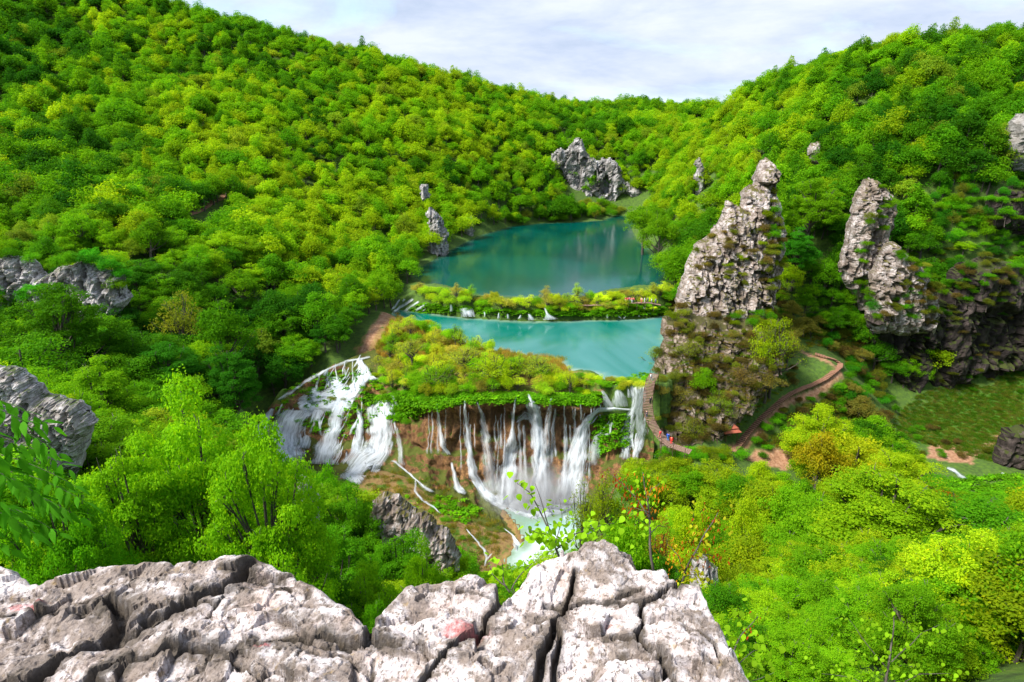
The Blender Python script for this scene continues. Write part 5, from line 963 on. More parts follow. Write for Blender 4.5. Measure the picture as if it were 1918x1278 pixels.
cover('leafy_ground_cover', [([(700, 745), (760, 735), (850, 738), (960, 738), (1060, 740), (1130, 735), (1120, 760), (1040, 758), (960, 756), (860, 756), (790, 775), (740, 790), (715, 770)], 900), ([(760, 590), (850, 586), (1000, 594), (1240, 592), (1250, 575), (1100, 582), (980, 584), (850, 574), (780, 568)], 420),
       ([(530, 735), (600, 700), (690, 690), (740, 750), (770, 790), (700, 790), (640, 830), (560, 810), (515, 780)], 170), ([(1130, 705), (1220, 702), (1200, 715), (1140, 722)], 90), ([(1100, 780), (1180, 775), (1180, 830), (1120, 850)], 160), ([(820, 920), (900, 950), (880, 990), (800, 960)], 40), ([(1740, 900), (1918, 890), (1918, 1000), (1780, 980)], 500)],
      ('barrier', 'terrain'), 81, GRN, T_LEAFY, 'bright green large leaved plants carpeting the wet barriers', 'ground cover', (.7, 1.3), -.4)
cover('reeds', [([(700, 660), (740, 590), (790, 600), (870, 640), (960, 665), (1060, 695), (1080, 712), (900, 700), (760, 690)], 900), ([(1010, 672), (1060, 668), (1080, 690), (1050, 696)], 200), ([(940, 665), (1050, 668), (1062, 692), (980, 690)], 160)],
      ('terrain', 'barrier'), 82, [np.array((.30, .19, .09)), np.array((.22, .15, .06)), np.array((.17, .17, .04))], T_REED, 'dry tan reeds round the shrubs on the barrier and the lake edge', 'reeds', (.6, 1.))
cover('grass', [([(1420, 830), (1600, 720), (1650, 800), (1500, 850)], 700), ([(680, 870), (790, 890), (900, 950), (960, 1000), (900, 1080), (720, 1040)], 500), ([(1480, 600), (1600, 600), (1620, 700), (1520, 660)], 500), ([(1240, 620), (1470, 620), (1470, 760), (1300, 830)], 500)],
      ('terrain', 'rock_buttress', 'barrier'), 83, [np.array((.07, .12, .012)), np.array((.12, .12, .02)), np.array((.17, .12, .04))], T_GRASS, 'short green and yellow grass on the tan mound and the bare slopes', 'grass', (.7, 1.2), 0.)

cover('meadow_grass', [([(1660, 810), (1690, 770), (1720, 740), (1790, 715), (1860, 725), (1918, 640), (1918, 880), (1800, 850), (1720, 830)], 3800)], ('terrain',), 84, [np.array((.03, .08, .006)), np.array((.045, .10, .008)), np.array((.08, .11, .015)), np.array((.10, .09, .03))], T_GRASS, 'short fresh green grass of the meadow under the dark cliff', 'grass', (.5, 1.), 0.)
# ------------------------------------------------------------------ boardwalk, stairway, paths, shelter
def wood_mat(name, a, b):
    m, t, out = newmat(name); n = noise(t, 3., 6, .7, pos(t, (1, 1, 1))); princ(t, out, ramp(t, n, [(.3, a), (.7, b)]), .85); return m
M_WOOD = wood_mat('weathered_wood', (.12, .07, .05), (.28, .18, .14)); M_WOODD = wood_mat('dark_wood', (.05, .03, .022), (.14, .08, .05)); M_STEP = wood_mat('reddish_step_earth', (.17, .08, .05), (.30, .16, .10))
def box_mesh(name, sx, sy, sz, bev=.012):
    bm = bmesh.new(); bmesh.ops.create_cube(bm, size=1); bmesh.ops.scale(bm, vec=(sx, sy, sz), verts=bm.verts); bmesh.ops.bevel(bm, geom=bm.edges[:], offset=bev, segments=1, affect='EDGES'); me = bpy.data.meshes.new(name); bm.to_mesh(me); bm.free(); return me
def treads(e, path, step, wid, thick, mat, pname, every_post=0, posth=1., rail=False, jitter=.05, post_down=1.2, riser=None):
    rng = np.random.RandomState(len(path)*7); path = np.array(path, float); s = np.concatenate([[0], np.cumsum(np.linalg.norm(np.diff(path, axis=0), axis=1))]); n = int(s[-1]/step)
    me = box_mesh(pname, wid, step*.86, thick); me.materials.append(mat); O = np.array(e.location)
    pm = box_mesh('post', .11, .11, posth+post_down); pm.materials.append(M_WOODD); tops = [[], []]
    for i in range(n):
        u = (i+.5)*step; p = np.array([np.interp(u, s, path[:, k]) for k in range(3)]); q = np.array([np.interp(min(u+.3, s[-1]), s, path[:, k]) for k in range(3)]); d_ = q-p
        if np.linalg.norm(d_[:2]) < 1e-5: d_ = p-np.array([np.interp(u-.3, s, path[:, k]) for k in range(3)])
        a = math.atan2(d_[1], d_[0])-math.pi/2
        o = obj(pname, me, None, e, tuple(p-O+[0, 0, rng.uniform(-.01, .01)])); o.rotation_euler = (0, rng.uniform(-.02, .02), a+rng.uniform(-jitter, jitter)); sc_ = rng.uniform(.94, 1.04); o.scale = (sc_, 1, 1)
        if riser is not None:
            o2 = obj('riser_log', riser, None, e, tuple(p-O+np.array([math.sin(a)*step*.5, -math.cos(a)*step*.5, -.04]))); o2.rotation_euler = (0, math.pi/2, a) if False else (0, 0, a)
        if every_post and i % every_post == 0:
            for k, sg in enumerate((-1, 1)):
                c = p+np.array([math.cos(a), math.sin(a), 0])*sg*wid*.47+np.array([0, 0, (posth-post_down)/2]); obj('post', pm, None, e, tuple(c-O)); tops[k].append(c+np.array([0, 0, posth*.5+.3]))
    if rail:
        for t_ in tops:
            if len(t_) > 2:
                mb = MB(); mb.tube(np.array(t_)-O, .05, 6); obj('rail', mb.mesh('rail'), M_WOODD, e)
BW = [P(x, y, 187.2) for x, y in [(1020, 571), (1060, 572), (1105, 572), (1150, 570), (1180, 567.5), (1215, 567), (1240, 572)]]
e = tag(empty('boardwalk', tuple(BW[2])), 'long plank boardwalk crossing between the two lakes under a line of walkers', 'boardwalk'); treads(e, BW, .42, 1.4, .10, M_WOOD, 'plank', 6, .25, False, 0, 2.2)
ST = [P(*a) for a in [(1229, 700, 139.8), (1221, 716, 138.8), (1217, 738, 137.2), (1216, 765, 135.2), (1221, 788, 133.2), (1232, 806, 131.4), (1243, 822, 129.6), (1262, 835, 128.4), (1300, 848, 127)]]
_d = []
for (a_, b_) in [(1229, 700), (1221, 716), (1217, 738), (1216, 765), (1221, 788), (1232, 806), (1243, 822), (1262, 835), (1300, 848)]:
    hh = [cast(a_+k, b_, ('terrain', 'barrier', 'rock_buttress')) for k in (-5, 0, 6)]; _d.append(min(h_[0].y for h_ in hh if h_)-2.6)
_l = np.linspace(_d[0], _d[-1]-1.5, len(_d)); _d = list(_l+min(0, np.min(np.array(_d)-_l)))
ST = [P(a_-3, b_, d_) for (a_, b_), d_ in zip([(1229, 700), (1221, 716), (1217, 738), (1216, 765), (1221, 788), (1232, 806), (1243, 822), (1262, 835), (1300, 848)], _d)]
print('STAIRD', [round(x, 1) for x in _d])
e = tag(empty('wooden_stairway', tuple(ST[5])), 'wooden stairway climbing along the brown buttress beside the right cascade', 'stairway'); treads(e, ST, .36, 2.1, .10, M_WOOD, 'step', 7, .9, True, .02, 2.6)
def ground_pt(px_, py_, kinds=('terrain',)):
    h = cast(px_, py_, kinds); return np.array(h[0]) if h else None
lg = MB(); lg.tube([(-.85, 0, 0), (.85, 0, 0)], .09, 6); LOG = lg.mesh('riser_log', True); LOG.materials.append(M_WOODD)
SP_ = [ground_pt(*a) for a in [(1372, 848), (1382, 838), (1402, 812), (1425, 785), (1445, 768), (1462, 752), (1480, 740), (1500, 731), (1520, 724), (1545, 712), (1560, 700), (1572, 690), (1573, 683), (1562, 676), (1545, 671), (1525, 665)]]
SP_ = [s_+np.array([0, 0, .34]) for s_ in SP_ if s_ is not None]
e = tag(empty('stepped_path', tuple(SP_[0])), 'reddish stepped path with log risers climbing right from behind the yellow trees', 'path'); treads(e, SP_, .62, 1.5, .34, M_STEP, 'step', 0, riser=LOG)
# narrow hillside paths: ribbons of trodden earth standing a little proud of the slope
def ribbon(name, pxs, wid, mat, lift=.12, kinds=('terrain',)):
    pts_ = [ground_pt(*a, kinds) for a in pxs]; pts_ = [p for p in pts_ if p is not None]; p = resample(np.array(pts_), max(8, len(pts_)*8)); p[:, 2] = H(p[:, :2])+lift
    tg = np.gradient(p, axis=0); nr = np.stack([-tg[:, 1], tg[:, 0], 0*tg[:, 0]], 1); nr /= np.linalg.norm(nr, axis=1)[:, None]+1e-9
    rows = [p+nr*wid*k+np.array([0, 0, dz]) for k, dz in ((-.5, -.8), (-.45, 0), (0, .02), (.45, 0), (.5, -.8))]; V = np.stack(rows, 1).reshape(-1, 3)
    return tag(obj(name, mesh_np(name, V, gridfaces(len(p), 5), False), mat), kind='structure')
ribbon('path', [(112, 455), (150, 448), (185, 442), (230, 432), (280, 424), (325, 418)], 1.5, M_STEP); ribbon('path', [(352, 402), (380, 392), (398, 378), (415, 372), (430, 350)], 2.2, M_STEP, .3); ribbon('path', [(520, 318), (545, 312), (565, 306)], 2., M_STEP, .3)
m, t, out = newmat('red_roof'); nn_ = noise(t, 2.5, 5, .6, pos(t)); princ(t, out, ramp(t, nn_, [(.3, (.28, .07, .04)), (.7, (.45, .13, .08))]), .8); M_ROOF = m
hb = P(1366, 812, 133.); hz = float(H([hb[:2]])[0]); hb[2] = hz
e = tag(empty('shelter', tuple(hb), .2), 'little wooden shelter with a two tier red roof at the foot of the brown buttress', 'shelter')
def roof(z0, r0, r1, h): 
    mb = MB(); V = [(x*r0, y*r0*.8, z0) for x, y in ((-1, -1), (1, -1), (1, 1), (-1, 1))]+[(x*r1, y*r1*.8, z0+h) for x, y in ((-1, -1), (1, -1), (1, 1), (-1, 1))]+[(x*r0, y*r0*.8, z0-.12) for x, y in ((-1, -1), (1, -1), (1, 1), (-1, 1))]
    mb.add(V, [[0, 1, 5, 4], [1, 2, 6, 5], [2, 3, 7, 6], [3, 0, 4, 7], [4, 5, 6, 7], [8, 9, 1, 0], [9, 10, 2, 1], [10, 11, 3, 2], [11, 8, 0, 3], [11, 10, 9, 8]]); return mb.mesh('roof')
obj('roof_skirt', roof(2.3, 2.1, 1.3, .7), M_ROOF, e); obj('roof', roof(3.15, 1.55, .12, 1.2), M_ROOF, e)
for sx in (-1, 1):
    for sy in (-1, 1): mb = MB(); mb.box((sx*1.4, sy*1.1, 1.4), (.14, .14, 3.6)); obj('post', mb.mesh('post'), M_WOODD, e)
mb = MB(); mb.box((0, .7, .5), (2.2, .4, .08)); mb.box((-.9, .7, .22), (.1, .35, .5)); mb.box((.9, .7, .22), (.1, .35, .5)); obj('bench', mb.mesh('bench'), M_WOOD, e)

# ------------------------------------------------------------------ people
def skin(name, pts_, edges, rad_, sub=1):
    me = bpy.data.meshes.new(name); me.from_pydata([tuple(p) for p in pts_], edges, []); o = bpy.data.objects.new(name, me); C.objects.link(o)
    md = o.modifiers.new('s', 'SKIN'); md.use_smooth_shade = True
    for i, r_ in enumerate(rad_): v = me.skin_vertices[0].data[i]; v.radius = (r_, r_) if np.ndim(r_) == 0 else tuple(r_); v.use_root = (i == 0)
    s_ = o.modifiers.new('u', 'SUBSURF'); s_.levels = sub; s_.render_levels = sub
    dg = bpy.context.evaluated_depsgraph_get(); dg.update(); nm = bpy.data.meshes.new_from_object(o.evaluated_get(dg)); nm.name = name
    bpy.data.objects.remove(o); bpy.data.meshes.remove(me); return nm
def figure(step_=.0, arms=.1):
    J = {'pel': (0, 0, .95), 'wst': (0, 0, 1.10), 'chs': (0, .01, 1.32), 'nck': (0, .0, 1.50), 'hd0': (0, -.02, 1.58), 'hd1': (0, -.02, 1.70), 'nos': (0, -.10, 1.62)}
    R_ = {'pel': (.15, .11), 'wst': (.13, .10), 'chs': (.16, .11), 'nck': .055, 'hd0': (.075, .085), 'hd1': (.07, .085), 'nos': .015}
    E = [('pel', 'wst'), ('wst', 'chs'), ('chs', 'nck'), ('nck', 'hd0'), ('hd0', 'hd1'), ('hd0', 'nos')]
    for s_, k in ((-1, 'l'), (1, 'r')):
        f = step_*s_
        J.update({k+'hp': (s_*.10, 0, .88), k+'kn': (s_*.11, -.05-f*.5, .50), k+'an': (s_*.11, -f+.03, .09), k+'to': (s_*.12, -f-.14, .04), k+'sh': (s_*.20, 0, 1.42), k+'el': (s_*(.26+arms*.3), .02+f*.4, 1.15), k+'wr': (s_*(.25+arms), -.08+f*.7, .92), k+'hn': (s_*(.25+arms), -.11+f*.8, .84)})
        R_.update({k+'hp': .085, k+'kn': .06, k+'an': .04, k+'to': .035, k+'sh': .06, k+'el': .042, k+'wr': .03, k+'hn': .035})
        E += [('pel', k+'hp'), (k+'hp', k+'kn'), (k+'kn', k+'an'), (k+'an', k+'to'), ('chs', k+'sh'), (k+'sh', k+'el'), (k+'el', k+'wr'), (k+'wr', k+'hn')]
    def part(keys, nm, gr, extra={}):
        ks = [k for k in keys if k in J]; ix = {k: i for i, k in enumerate(ks)}; ed = [(ix[a], ix[b]) for a, b in E if a in ix and b in ix]
        return skin(nm, [J[k] for k in ks], ed, [tuple(x+gr for x in (R_[k] if np.ndim(R_[k]) else (R_[k], R_[k]))) for k in ks])
    body = part(list(J), 'body', 0.); jac = part(['pel', 'wst', 'chs', 'lsh', 'rsh', 'lel', 'rel', 'lwr', 'rwr'], 'jacket', .022); tro = part(['pel', 'lhp', 'rhp', 'lkn', 'rkn', 'lan', 'ran'], 'trousers', .018)
    bm = bmesh.new(); bmesh.ops.create_uvsphere(bm, u_segments=12, v_segments=8, radius=1); bmesh.ops.scale(bm, vec=(.092, .105, .10), verts=bm.verts); bmesh.ops.delete(bm, geom=[v for v in bm.verts if v.co.z < -.02 and v.co.y < .02], context='VERTS')
    bmesh.ops.translate(bm, vec=(0, 0, 1.69), verts=bm.verts); hair = bpy.data.meshes.new('hair'); bm.to_mesh(hair); bm.free()
    bp = box_mesh('backpack', .30, .18, .42, .05); 
    for v in bp.vertices: v.co += Vector((0, .20, 1.28))
    return body, jac, tro, hair, bp
FIG = [figure(0, .03), figure(.22, .06)]
def objcol_mat(name, rough=.8):
    m, t, out = newmat(name); princ(t, out, N(t, 'ShaderNodeObjectInfo').outputs['Color'], rough); return m
M_CLOTH = objcol_mat('cloth')
def person(base, face, jac, tro, hair, label, group=None, pose=0, pack=None, sc_=1.08):
    e = empty('person', tuple(base), face); e.scale = (sc_,)*3; tag(e, label, 'person', group); f = FIG[pose]
    for nm_, me, c in (('body', f[0], (.50, .30, .21)), ('jacket', f[1], jac), ('trousers', f[2], tro), ('hair', f[3], hair))+((('backpack', f[4], pack),) if pack else ()):
        o = obj(nm_, me, M_CLOTH, e); o.color = (*c, 1)
G_ = 'walkers on the boardwalk between the lakes'
BL = (.02, .02, .03); 
for px_, y_, ja, tr, po, pk, lab in [(1171.5, 568, (.55, .03, .03), (.6, .6, .62), 0, None, 'walker in a dark red top at the left end of the group on the boardwalk'), (1175.5, 568, (.7, .04, .10), BL, 1, (.3, .02, .03), 'walker in a crimson jacket with a pack, second in the group on the boardwalk'),
     (1179, 568, (.75, .25, .35), (.45, .42, .45), 0, None, 'walker in pink in the middle of the group on the boardwalk'), (1183, 568, (.6, .15, .10), (.5, .5, .55), 1, (.5, .1, .1), 'walker in brick red with a pack on the boardwalk'), (1186, 568, (.7, .12, .1), (.1, .1, .15), 0, None, 'walker in orange red at the right end of the crowded group on the boardwalk'),
     (1201, 568, (.75, .45, .35), (.6, .12, .1), 0, None, 'walker in a peach top and red trousers alone on the boardwalk'), (1207, 568.5, (.85, .87, .9), (.75, .77, .8), 0, None, 'walker all in white on the boardwalk'), (1213, 569, (.12, .25, .12), (.05, .06, .08), 1, (.1, .1, .1), 'walker in dark green on the boardwalk'),
     (1220, 570, (.85, .85, .82), (.3, .3, .32), 0, None, 'walker in a white top and grey trousers on the boardwalk'), (1228, 571, (.35, .4, .45), (.08, .1, .2), 0, None, 'walker in grey blue last on the right of the boardwalk')]:
    b = P(px_, y_, 187.2); b[2] += .06; b[1] += rs.uniform(-.4, .4); person(b, rs.uniform(-1.8, 1.8), ja, tr, (.06, .04, .03), lab, G_, po, pk)
STn = np.array(ST)
def on(path, f): s = np.concatenate([[0], np.cumsum(np.linalg.norm(np.diff(path, axis=0), axis=1))]); return np.array([np.interp(f*s[-1], s, path[:, k]) for k in range(3)])
for f, dx, ja, tr, po, pk, lab in [(.10, 0, (.8, .8, .85), (.3, .3, .35), 1, None, 'person in pale clothes near the top of the wooden stairway'), (.34, .5, (.015, .02, .05), BL, 0, (.02, .02, .03), 'person in dark navy on the right side of the wooden stairway'), (.47, -.7, (.02, .02, .05), (.05, .06, .1), 0, None, 'person in black leaning by the left rail of the wooden stairway'),
      (.70, -.4, (.75, .05, .08), (.7, .25, .2), 1, (.6, .04, .06), 'person in pinkish red low on the wooden stairway'), (.745, .5, (.03, .12, .65), (.05, .2, .6), 0, (.02, .08, .5), 'person in bright blue low on the wooden stairway'), (.80, .2, (.85, .02, .02), (.75, .02, .02), 0, None, 'person all in scarlet at the bottom of the wooden stairway')]:
    person(on(STn, f)+np.array([dx, 0, .06]), rs.uniform(2, 4), ja, tr, (.05, .035, .03), lab, 'people on the wooden stairway', po, pk, 1.05)
b = ground_pt(137, 452); b[2] = float(H([b[:2]])[0])+.15
person(b, .4, (.8, .12, .02), (.04, .06, .2), (.5, .2, .05), 'hiker in an orange red jacket alone on the left hillside path', None, 1, (.7, .03, .03), 1.15)

# ------------------------------------------------------------------ the limestone ledge in the foreground
Z0L, SLL, Y0L = 77.62, .13, 2.3
def UL(px_, py_):
    dr = ray(px_, py_); t_ = (Z0L-HC-SLL*Y0L)/(dr.z-SLL*dr.y); return np.array([dr.x*t_, dr.y*t_])
OUTL = [(-420, 1005), (-100, 1020), (0, 1022), (22, 1028), (38, 1050), (60, 1058), (75, 1048), (100, 1042), (180, 1032), (270, 1024), (330, 1020), (392, 1018), (440, 1022), (520, 1042), (556, 1064), (600, 1086), (650, 1126), (690, 1163), (712, 1150), (735, 1120), (752, 1098), (800, 1081), (880, 1073), (942, 1082),
        (938, 1128), (950, 1112), (985, 1080), (1008, 1048), (1060, 1040), (1130, 1022), (1178, 1044), (1206, 1080), (1252, 1076), (1272, 1118), (1316, 1124), (1334, 1170), (1362, 1240), (1392, 1300), (1440, 1420), (1500, 1800), (-900, 1800), (-900, 1020)]
OW = [UL(*a) for a in OUTL]
CR = [([(946, 1070), (936, 1118), (926, 1150), (908, 1178), (884, 1200), (852, 1224), (824, 1250), (790, 1290), (740, 1420)], .022, .16, 1),
      ([(694, 1155), (690, 1188), (688, 1206), (640, 1203), (570, 1196), (500, 1214), (430, 1216), (352, 1208), (290, 1232)], .018, .09, 1), ([(688, 1206), (720, 1205), (742, 1212)], .03, .10, 0),
      ([(-300, 1330), (0, 1272), (62, 1246), (112, 1210), (165, 1186), (228, 1172), (290, 1152), (332, 1122), (380, 1098), (430, 1075), (470, 1040)], .034, .2, 1),
      ([(-200, 1130), (0, 1122), (80, 1110), (140, 1098), (200, 1083), (250, 1066), (300, 1040)], .014, .08, 1), ([(205, 1160), (222, 1142), (214, 1118), (196, 1104)], .05, .12, 0), ([(265, 1145), (300, 1136), (335, 1134)], .02, .07, 0),
      ([(290, 1232), (220, 1250), (160, 1275), (100, 1310)], .014, .08, 1), ([(352, 1190), (420, 1112), (470, 1100), (540, 1096)], .012, .05, 0), ([(400, 1130), (340, 1122)], .02, .06, 0), ([(455, 1068), (500, 1060), (545, 1066)], .012, .05, 0),
      ([(1072, 1085), (1066, 1112), (1056, 1140), (1034, 1164), (1032, 1190), (1018, 1228), (1006, 1290), (1000, 1400)], .016, .13, 1), ([(1034, 1170), (1046, 1200), (1040, 1240), (1036, 1300)], .012, .1, 0),
      ([(1018, 1130), (1062, 1140), (1110, 1134), (1195, 1148), (1262, 1140)], .009, .06, 0), ([(1196, 1150), (1206, 1195), (1192, 1212), (1224, 1240), (1250, 1290), (1290, 1400)], .015, .11, 1), ([(1196, 1150), (1230, 1140), (1275, 1118)], .012, .08, 1),
      ([(858, 1112), (925, 1126)], .013, .05, 0), ([(780, 1120), (800, 1105), (845, 1090)], .018, .03, 0), ([(1145, 1212), (1192, 1222)], .01, .05, 0), ([(1158, 1132), (1195, 1122)], .012, .04, 0), ([(1290, 1215), (1330, 1250), (1345, 1290)], .01, .04, 0),
      ([(560, 1230), (640, 1240), (700, 1270)], .008, .04, 0), ([(370, 1240), (440, 1250), (500, 1285)], .009, .04, 0), ([(600, 1140), (640, 1148), (685, 1180)], .006, .02, 0), ([(770, 1205), (790, 1190), (800, 1180)], .004, .02, 0)]
res = .0075; xs = np.arange(-3.7, 1.75, res); ys = np.arange(.95, 3.75, res); X, Y = np.meshgrid(xs, ys); gp = np.stack([X.ravel(), Y.ravel()], 1); nr_, nc_ = len(ys), len(xs)
wp = gp+np.stack([fbm(gp*3.2, 4, 301), fbm(gp*3.2, 4, 302)], 1)*.045
S_, _ = sdf(wp, OW)
wc = gp+np.stack([fbm(gp*9, 4, 303), fbm(gp*9, 4, 304)], 1)*.028
hC = np.zeros(len(gp)); core = np.zeros(len(gp), bool); rim = np.zeros(len(gp))
for pl, wd, dep, split in CR:
    d_, _ = segdist(wc, [UL(*a) for a in pl]); wv = wd*(1+.6*vn(gp*6, 309)); k = sstep(wv*1.05, wv*.5, d_); hC -= dep*k; rim = np.maximum(rim, sstep(wv*4.5, wv*.6, d_)*min(1, dep/.07))
    if split: core |= d_ < np.maximum(.011, wv*.55)
okm = S_ > -.30
lab_ = np.where(core | (S_ < -.0), 0, np.arange(len(gp))+1).reshape(nr_, nc_)
from collections import deque
comp = np.zeros((nr_, nc_), int); nc2 = 0; free = lab_ > 0
f_ = free.copy(); 
while True:
    idx = np.argwhere(f_ & (comp == 0))
    if len(idx) == 0: break
    nc2 += 1; seed_ = tuple(idx[len(idx)//2]); stack = [seed_]; comp[seed_] = nc2
    while stack:
        a, b = stack.pop()
        for a2, b2 in ((a+1, b), (a-1, b), (a, b+1), (a, b-1)):
            if 0 <= a2 < nr_ and 0 <= b2 < nc_ and comp[a2, b2] == 0 and f_[a2, b2]: comp[a2, b2] = nc2; stack.append((a2, b2))
cnt = np.bincount(comp.ravel(), minlength=nc2+1); big = [k for k in range(1, nc2+1) if cnt[k] > 900]
comp = np.where(np.isin(comp, big), comp, 0)
for it in range(160):                                    # cracks and skirt join the nearest block
    z_ = comp == 0
    if not (z_ & okm.reshape(nr_, nc_)).any(): break
    for ax, sh_ in ((0, 1), (0, -1), (1, 1), (1, -1)):
        q_ = np.roll(comp, sh_, ax); comp = np.where(comp == 0, q_, comp)
cf = comp.ravel()
rb = np.random.RandomState(12); hB = np.zeros(len(gp))
for k in big:
    m_ = cf == k; c0 = gp[m_].mean(0); hB[m_] = rb.uniform(-.02, .02)+(gp[m_]-c0)@rb.uniform(-.10, .10, 2)
hB = gsm(hB.reshape(nr_, nc_), 2, 0).ravel()
l1 = fbm(gp*1.1, 3, 311)*.05; st_ = np.abs(((gp@np.array([.35, 1.])*3.2+fbm(gp*2.2, 4, 313)*2.2) % 1)-.5)*2
f1, f2, cid = cells(np.column_stack([wp*np.array([3.2, 5.2]), fbm(gp*4, 3, 318)]), 321); kA, jA = facets(np.column_stack([wp*np.array([2.6, 4.6]), fbm(gp*3, 3, 319)]), 325); kB, jB = facets(np.column_stack([wc*np.array([8, 13]), fbm(gp*9, 3, 320)]), 327); facet = kA*.040+(jA-1)*.010+kB*.006+(jB-1)*.003
pits = -sstep(.30, .62, fbm(gp*16, 3, 331))*.016-sstep(.25, .5, fbm(gp*42, 3, 333))*.005
fine = fbm(gp*5, 5, 341)*.014+fbm(gp*34, 4, 343)*.006+ridge(gp*np.array([4, 8]), 5, 345)*.008
strata = ((gp[:, 1]*3.1-gp[:, 0]*.9+fbm(gp*1.7, 4, 347)*1.1) % 1); strata = sstep(.0, .82, strata)*.030-sstep(.9, 1., strata)*.030
h = l1+hB+hC*.85+strata+facet*sstep(0, .05, S_)+pits+fine+(st_-.5)*.012
rnd = np.where(S_ < .035, -(1-np.sqrt(np.clip(1-(1-np.clip(S_, 0, .035)/.035)**2, 0, 1)))*.035, 0); sk = np.clip(-S_, 0, 1)
Z = Z0L+SLL*(gp[:, 1]-Y0L)+h+rnd-sk*6.5-sstep(0, .02, sk)*.03+sstep(0, .05, sk)*fbm(np.column_stack([gp*4, np.full(len(gp), 2.)]), 3, 351)*.35
Z += -.05*sstep(2., 1.3, gp[:, 1])
g2 = gp+np.where(sk[:, None] > 0, 1, 0)*np.stack([fbm(gp*7, 3, 352), fbm(gp*7, 3, 353)], 1)*.06*sstep(0, .05, sk)[:, None]
dark_mask = np.clip(rim*.75-hC*4+sstep(.1, .5, fbm(gp*5.5, 5, 361))*.45+sstep(.3, .6, fbm(gp*16, 3, 331))*.7+sk*3, 0, 1)  # darker in cracks, pits, random patches and down the skirt
brn = np.clip(sstep(-.12, .25, fbm(gp*2.1, 5, 371)+.25*(st_-.5))*.8+.5*rim, 0, 1); brn = np.maximum(brn, sstep(-.15, -.75, (gp[:, 0]+.25*gp[:, 1])+.3)*.6)
def blobm(px_, py_, rx, ry, s): c0 = UL(px_, py_); q = (gp-c0)/np.array([rx, ry]); return sstep(1.1, .6, np.hypot(q[:, 0], q[:, 1])+.7*fbm(gp*14, 4, s))
for pl_, k_ in (([(60, 1045), (290, 1022), (450, 1026), (400, 1062), (300, 1090), (200, 1120), (90, 1118), (40, 1090)], .95), ([(180, 1100), (440, 1085), (500, 1120), (400, 1150), (280, 1180), (120, 1190), (150, 1140)], .95), ([(0, 1240), (250, 1180), (500, 1215), (700, 1215), (760, 1290), (200, 1300), (0, 1300)], .75), ([(380, 1230), (700, 1240), (760, 1300), (350, 1330)], .8), ([(940, 1180), (1060, 1120), (1080, 1200), (1000, 1290), (900, 1290)], .7), ([(1060, 1060), (1200, 1060), (1270, 1140), (1100, 1120)], .5), ([(1080, 1180), (1190, 1180), (1220, 1260), (1100, 1290)], .7)):
    s9, _ = sdf(wc+np.stack([fbm(gp*5, 4, 391), fbm(gp*5, 4, 392)], 1)*.09, [UL(*a) for a in pl_]); brn = np.maximum(brn, sstep(-.03, .05, s9)*k_*(.55+.6*sstep(-.3, .2, fbm(gp*8, 4, 393))))
pink = np.maximum.reduce([blobm(872, 1188, .10, .05, 381), blobm(850, 1200, .06, .03, 382), blobm(42, 1100, .11, .03, 383)*.9, blobm(495, 1222, .05, .015, 384), blobm(1140, 1195, .03, .02, 385)*.4])
m, t, out = newmat('lichen_limestone'); p = pos(t)
na_ = noise(t, 9, 9, .68, p); nb_2 = noise(t, 34, 8, .72, p); nc_3 = noise(t, 3.2, 7, .6, p, .5); ng_ = noise(t, 120, 4, .6, p)
c = ramp(t, na_, [(.30, (.17, .13, .11)), (.38, (.33, .27, .245)), (.47, (.50, .44, .43)), (.66, (.60, .56, .56))])
c = mixc(t, mrange(t, nc_3, .56, .66, 0, .55), c, (.36, .25, .20))
c = mixc(t, mrange(t, mathn(t, 'ADD', attr(t, 'brn').outputs['Fac'], mathn(t, 'MULTIPLY', mathn(t, 'SUBTRACT', na_, .5), -2.6)), .44, .85, 0, .88), c, ramp(t, nb_2, [(.3, (.06, .045, .037)), (.5, (.19, .15, .125)), (.7, (.32, .27, .245))]))
c = mixc(t, mrange(t, nb_2, .53, .60, 0, .85), c, (.10, .075, .055)); c = mixc(t, mrange(t, ng_, .62, .70, 0, .6), c, (.10, .08, .06))
c = mixc(t, mrange(t, noise(t, 14, 5, .6, pos(t, (1.3, 1, 1))), .62, .70, 0, .5), c, (.26, .17, .05))
c = mixc(t, mrange(t, attr(t, 'dark_mask').outputs['Fac'], .25, .95, 0, .92), c, ramp(t, nb_2, [(.3, (.022, .018, .015)), (.7, (.10, .08, .06))]))
c = mixc(t, mathn(t, 'MULTIPLY', attr(t, 'pink').outputs['Fac'], mrange(t, nb_2, .38, .56, .2, .8)), c, (.36, .10, .10))
hh_ = mathn(t, 'ADD', mathn(t, 'MULTIPLY', nb_2, 1.), mathn(t, 'MULTIPLY', ng_, .4)); princ(t, out, c, .85, bump(t, hh_, .8, .012)); M_LEDGE = m
led = tag(empty('limestone_ledge', (0, 1.9, 76.)), 'cracked whitish limestone ledge with pink paint marks along the bottom', 'rock'); Vall = np.column_stack([g2, Z])
GF = gridfaces(nr_, nc_); cfc = cf[GF[:, 0]]; okf = okm[GF].all(1)
for k in big:
    fs = GF[(cfc == k) & okf]
    if len(fs) < 200: continue
    us = np.unique(fs); rm = np.zeros(len(gp), int); rm[us] = np.arange(len(us))
    obj('rock_block', mesh_np('rock_block', Vall[us]-np.array([0, 1.9, 76.]), rm[fs], False, {'dark_mask': dark_mask[us], 'brn': brn[us], 'pink': pink[us]}), M_LEDGE, led)
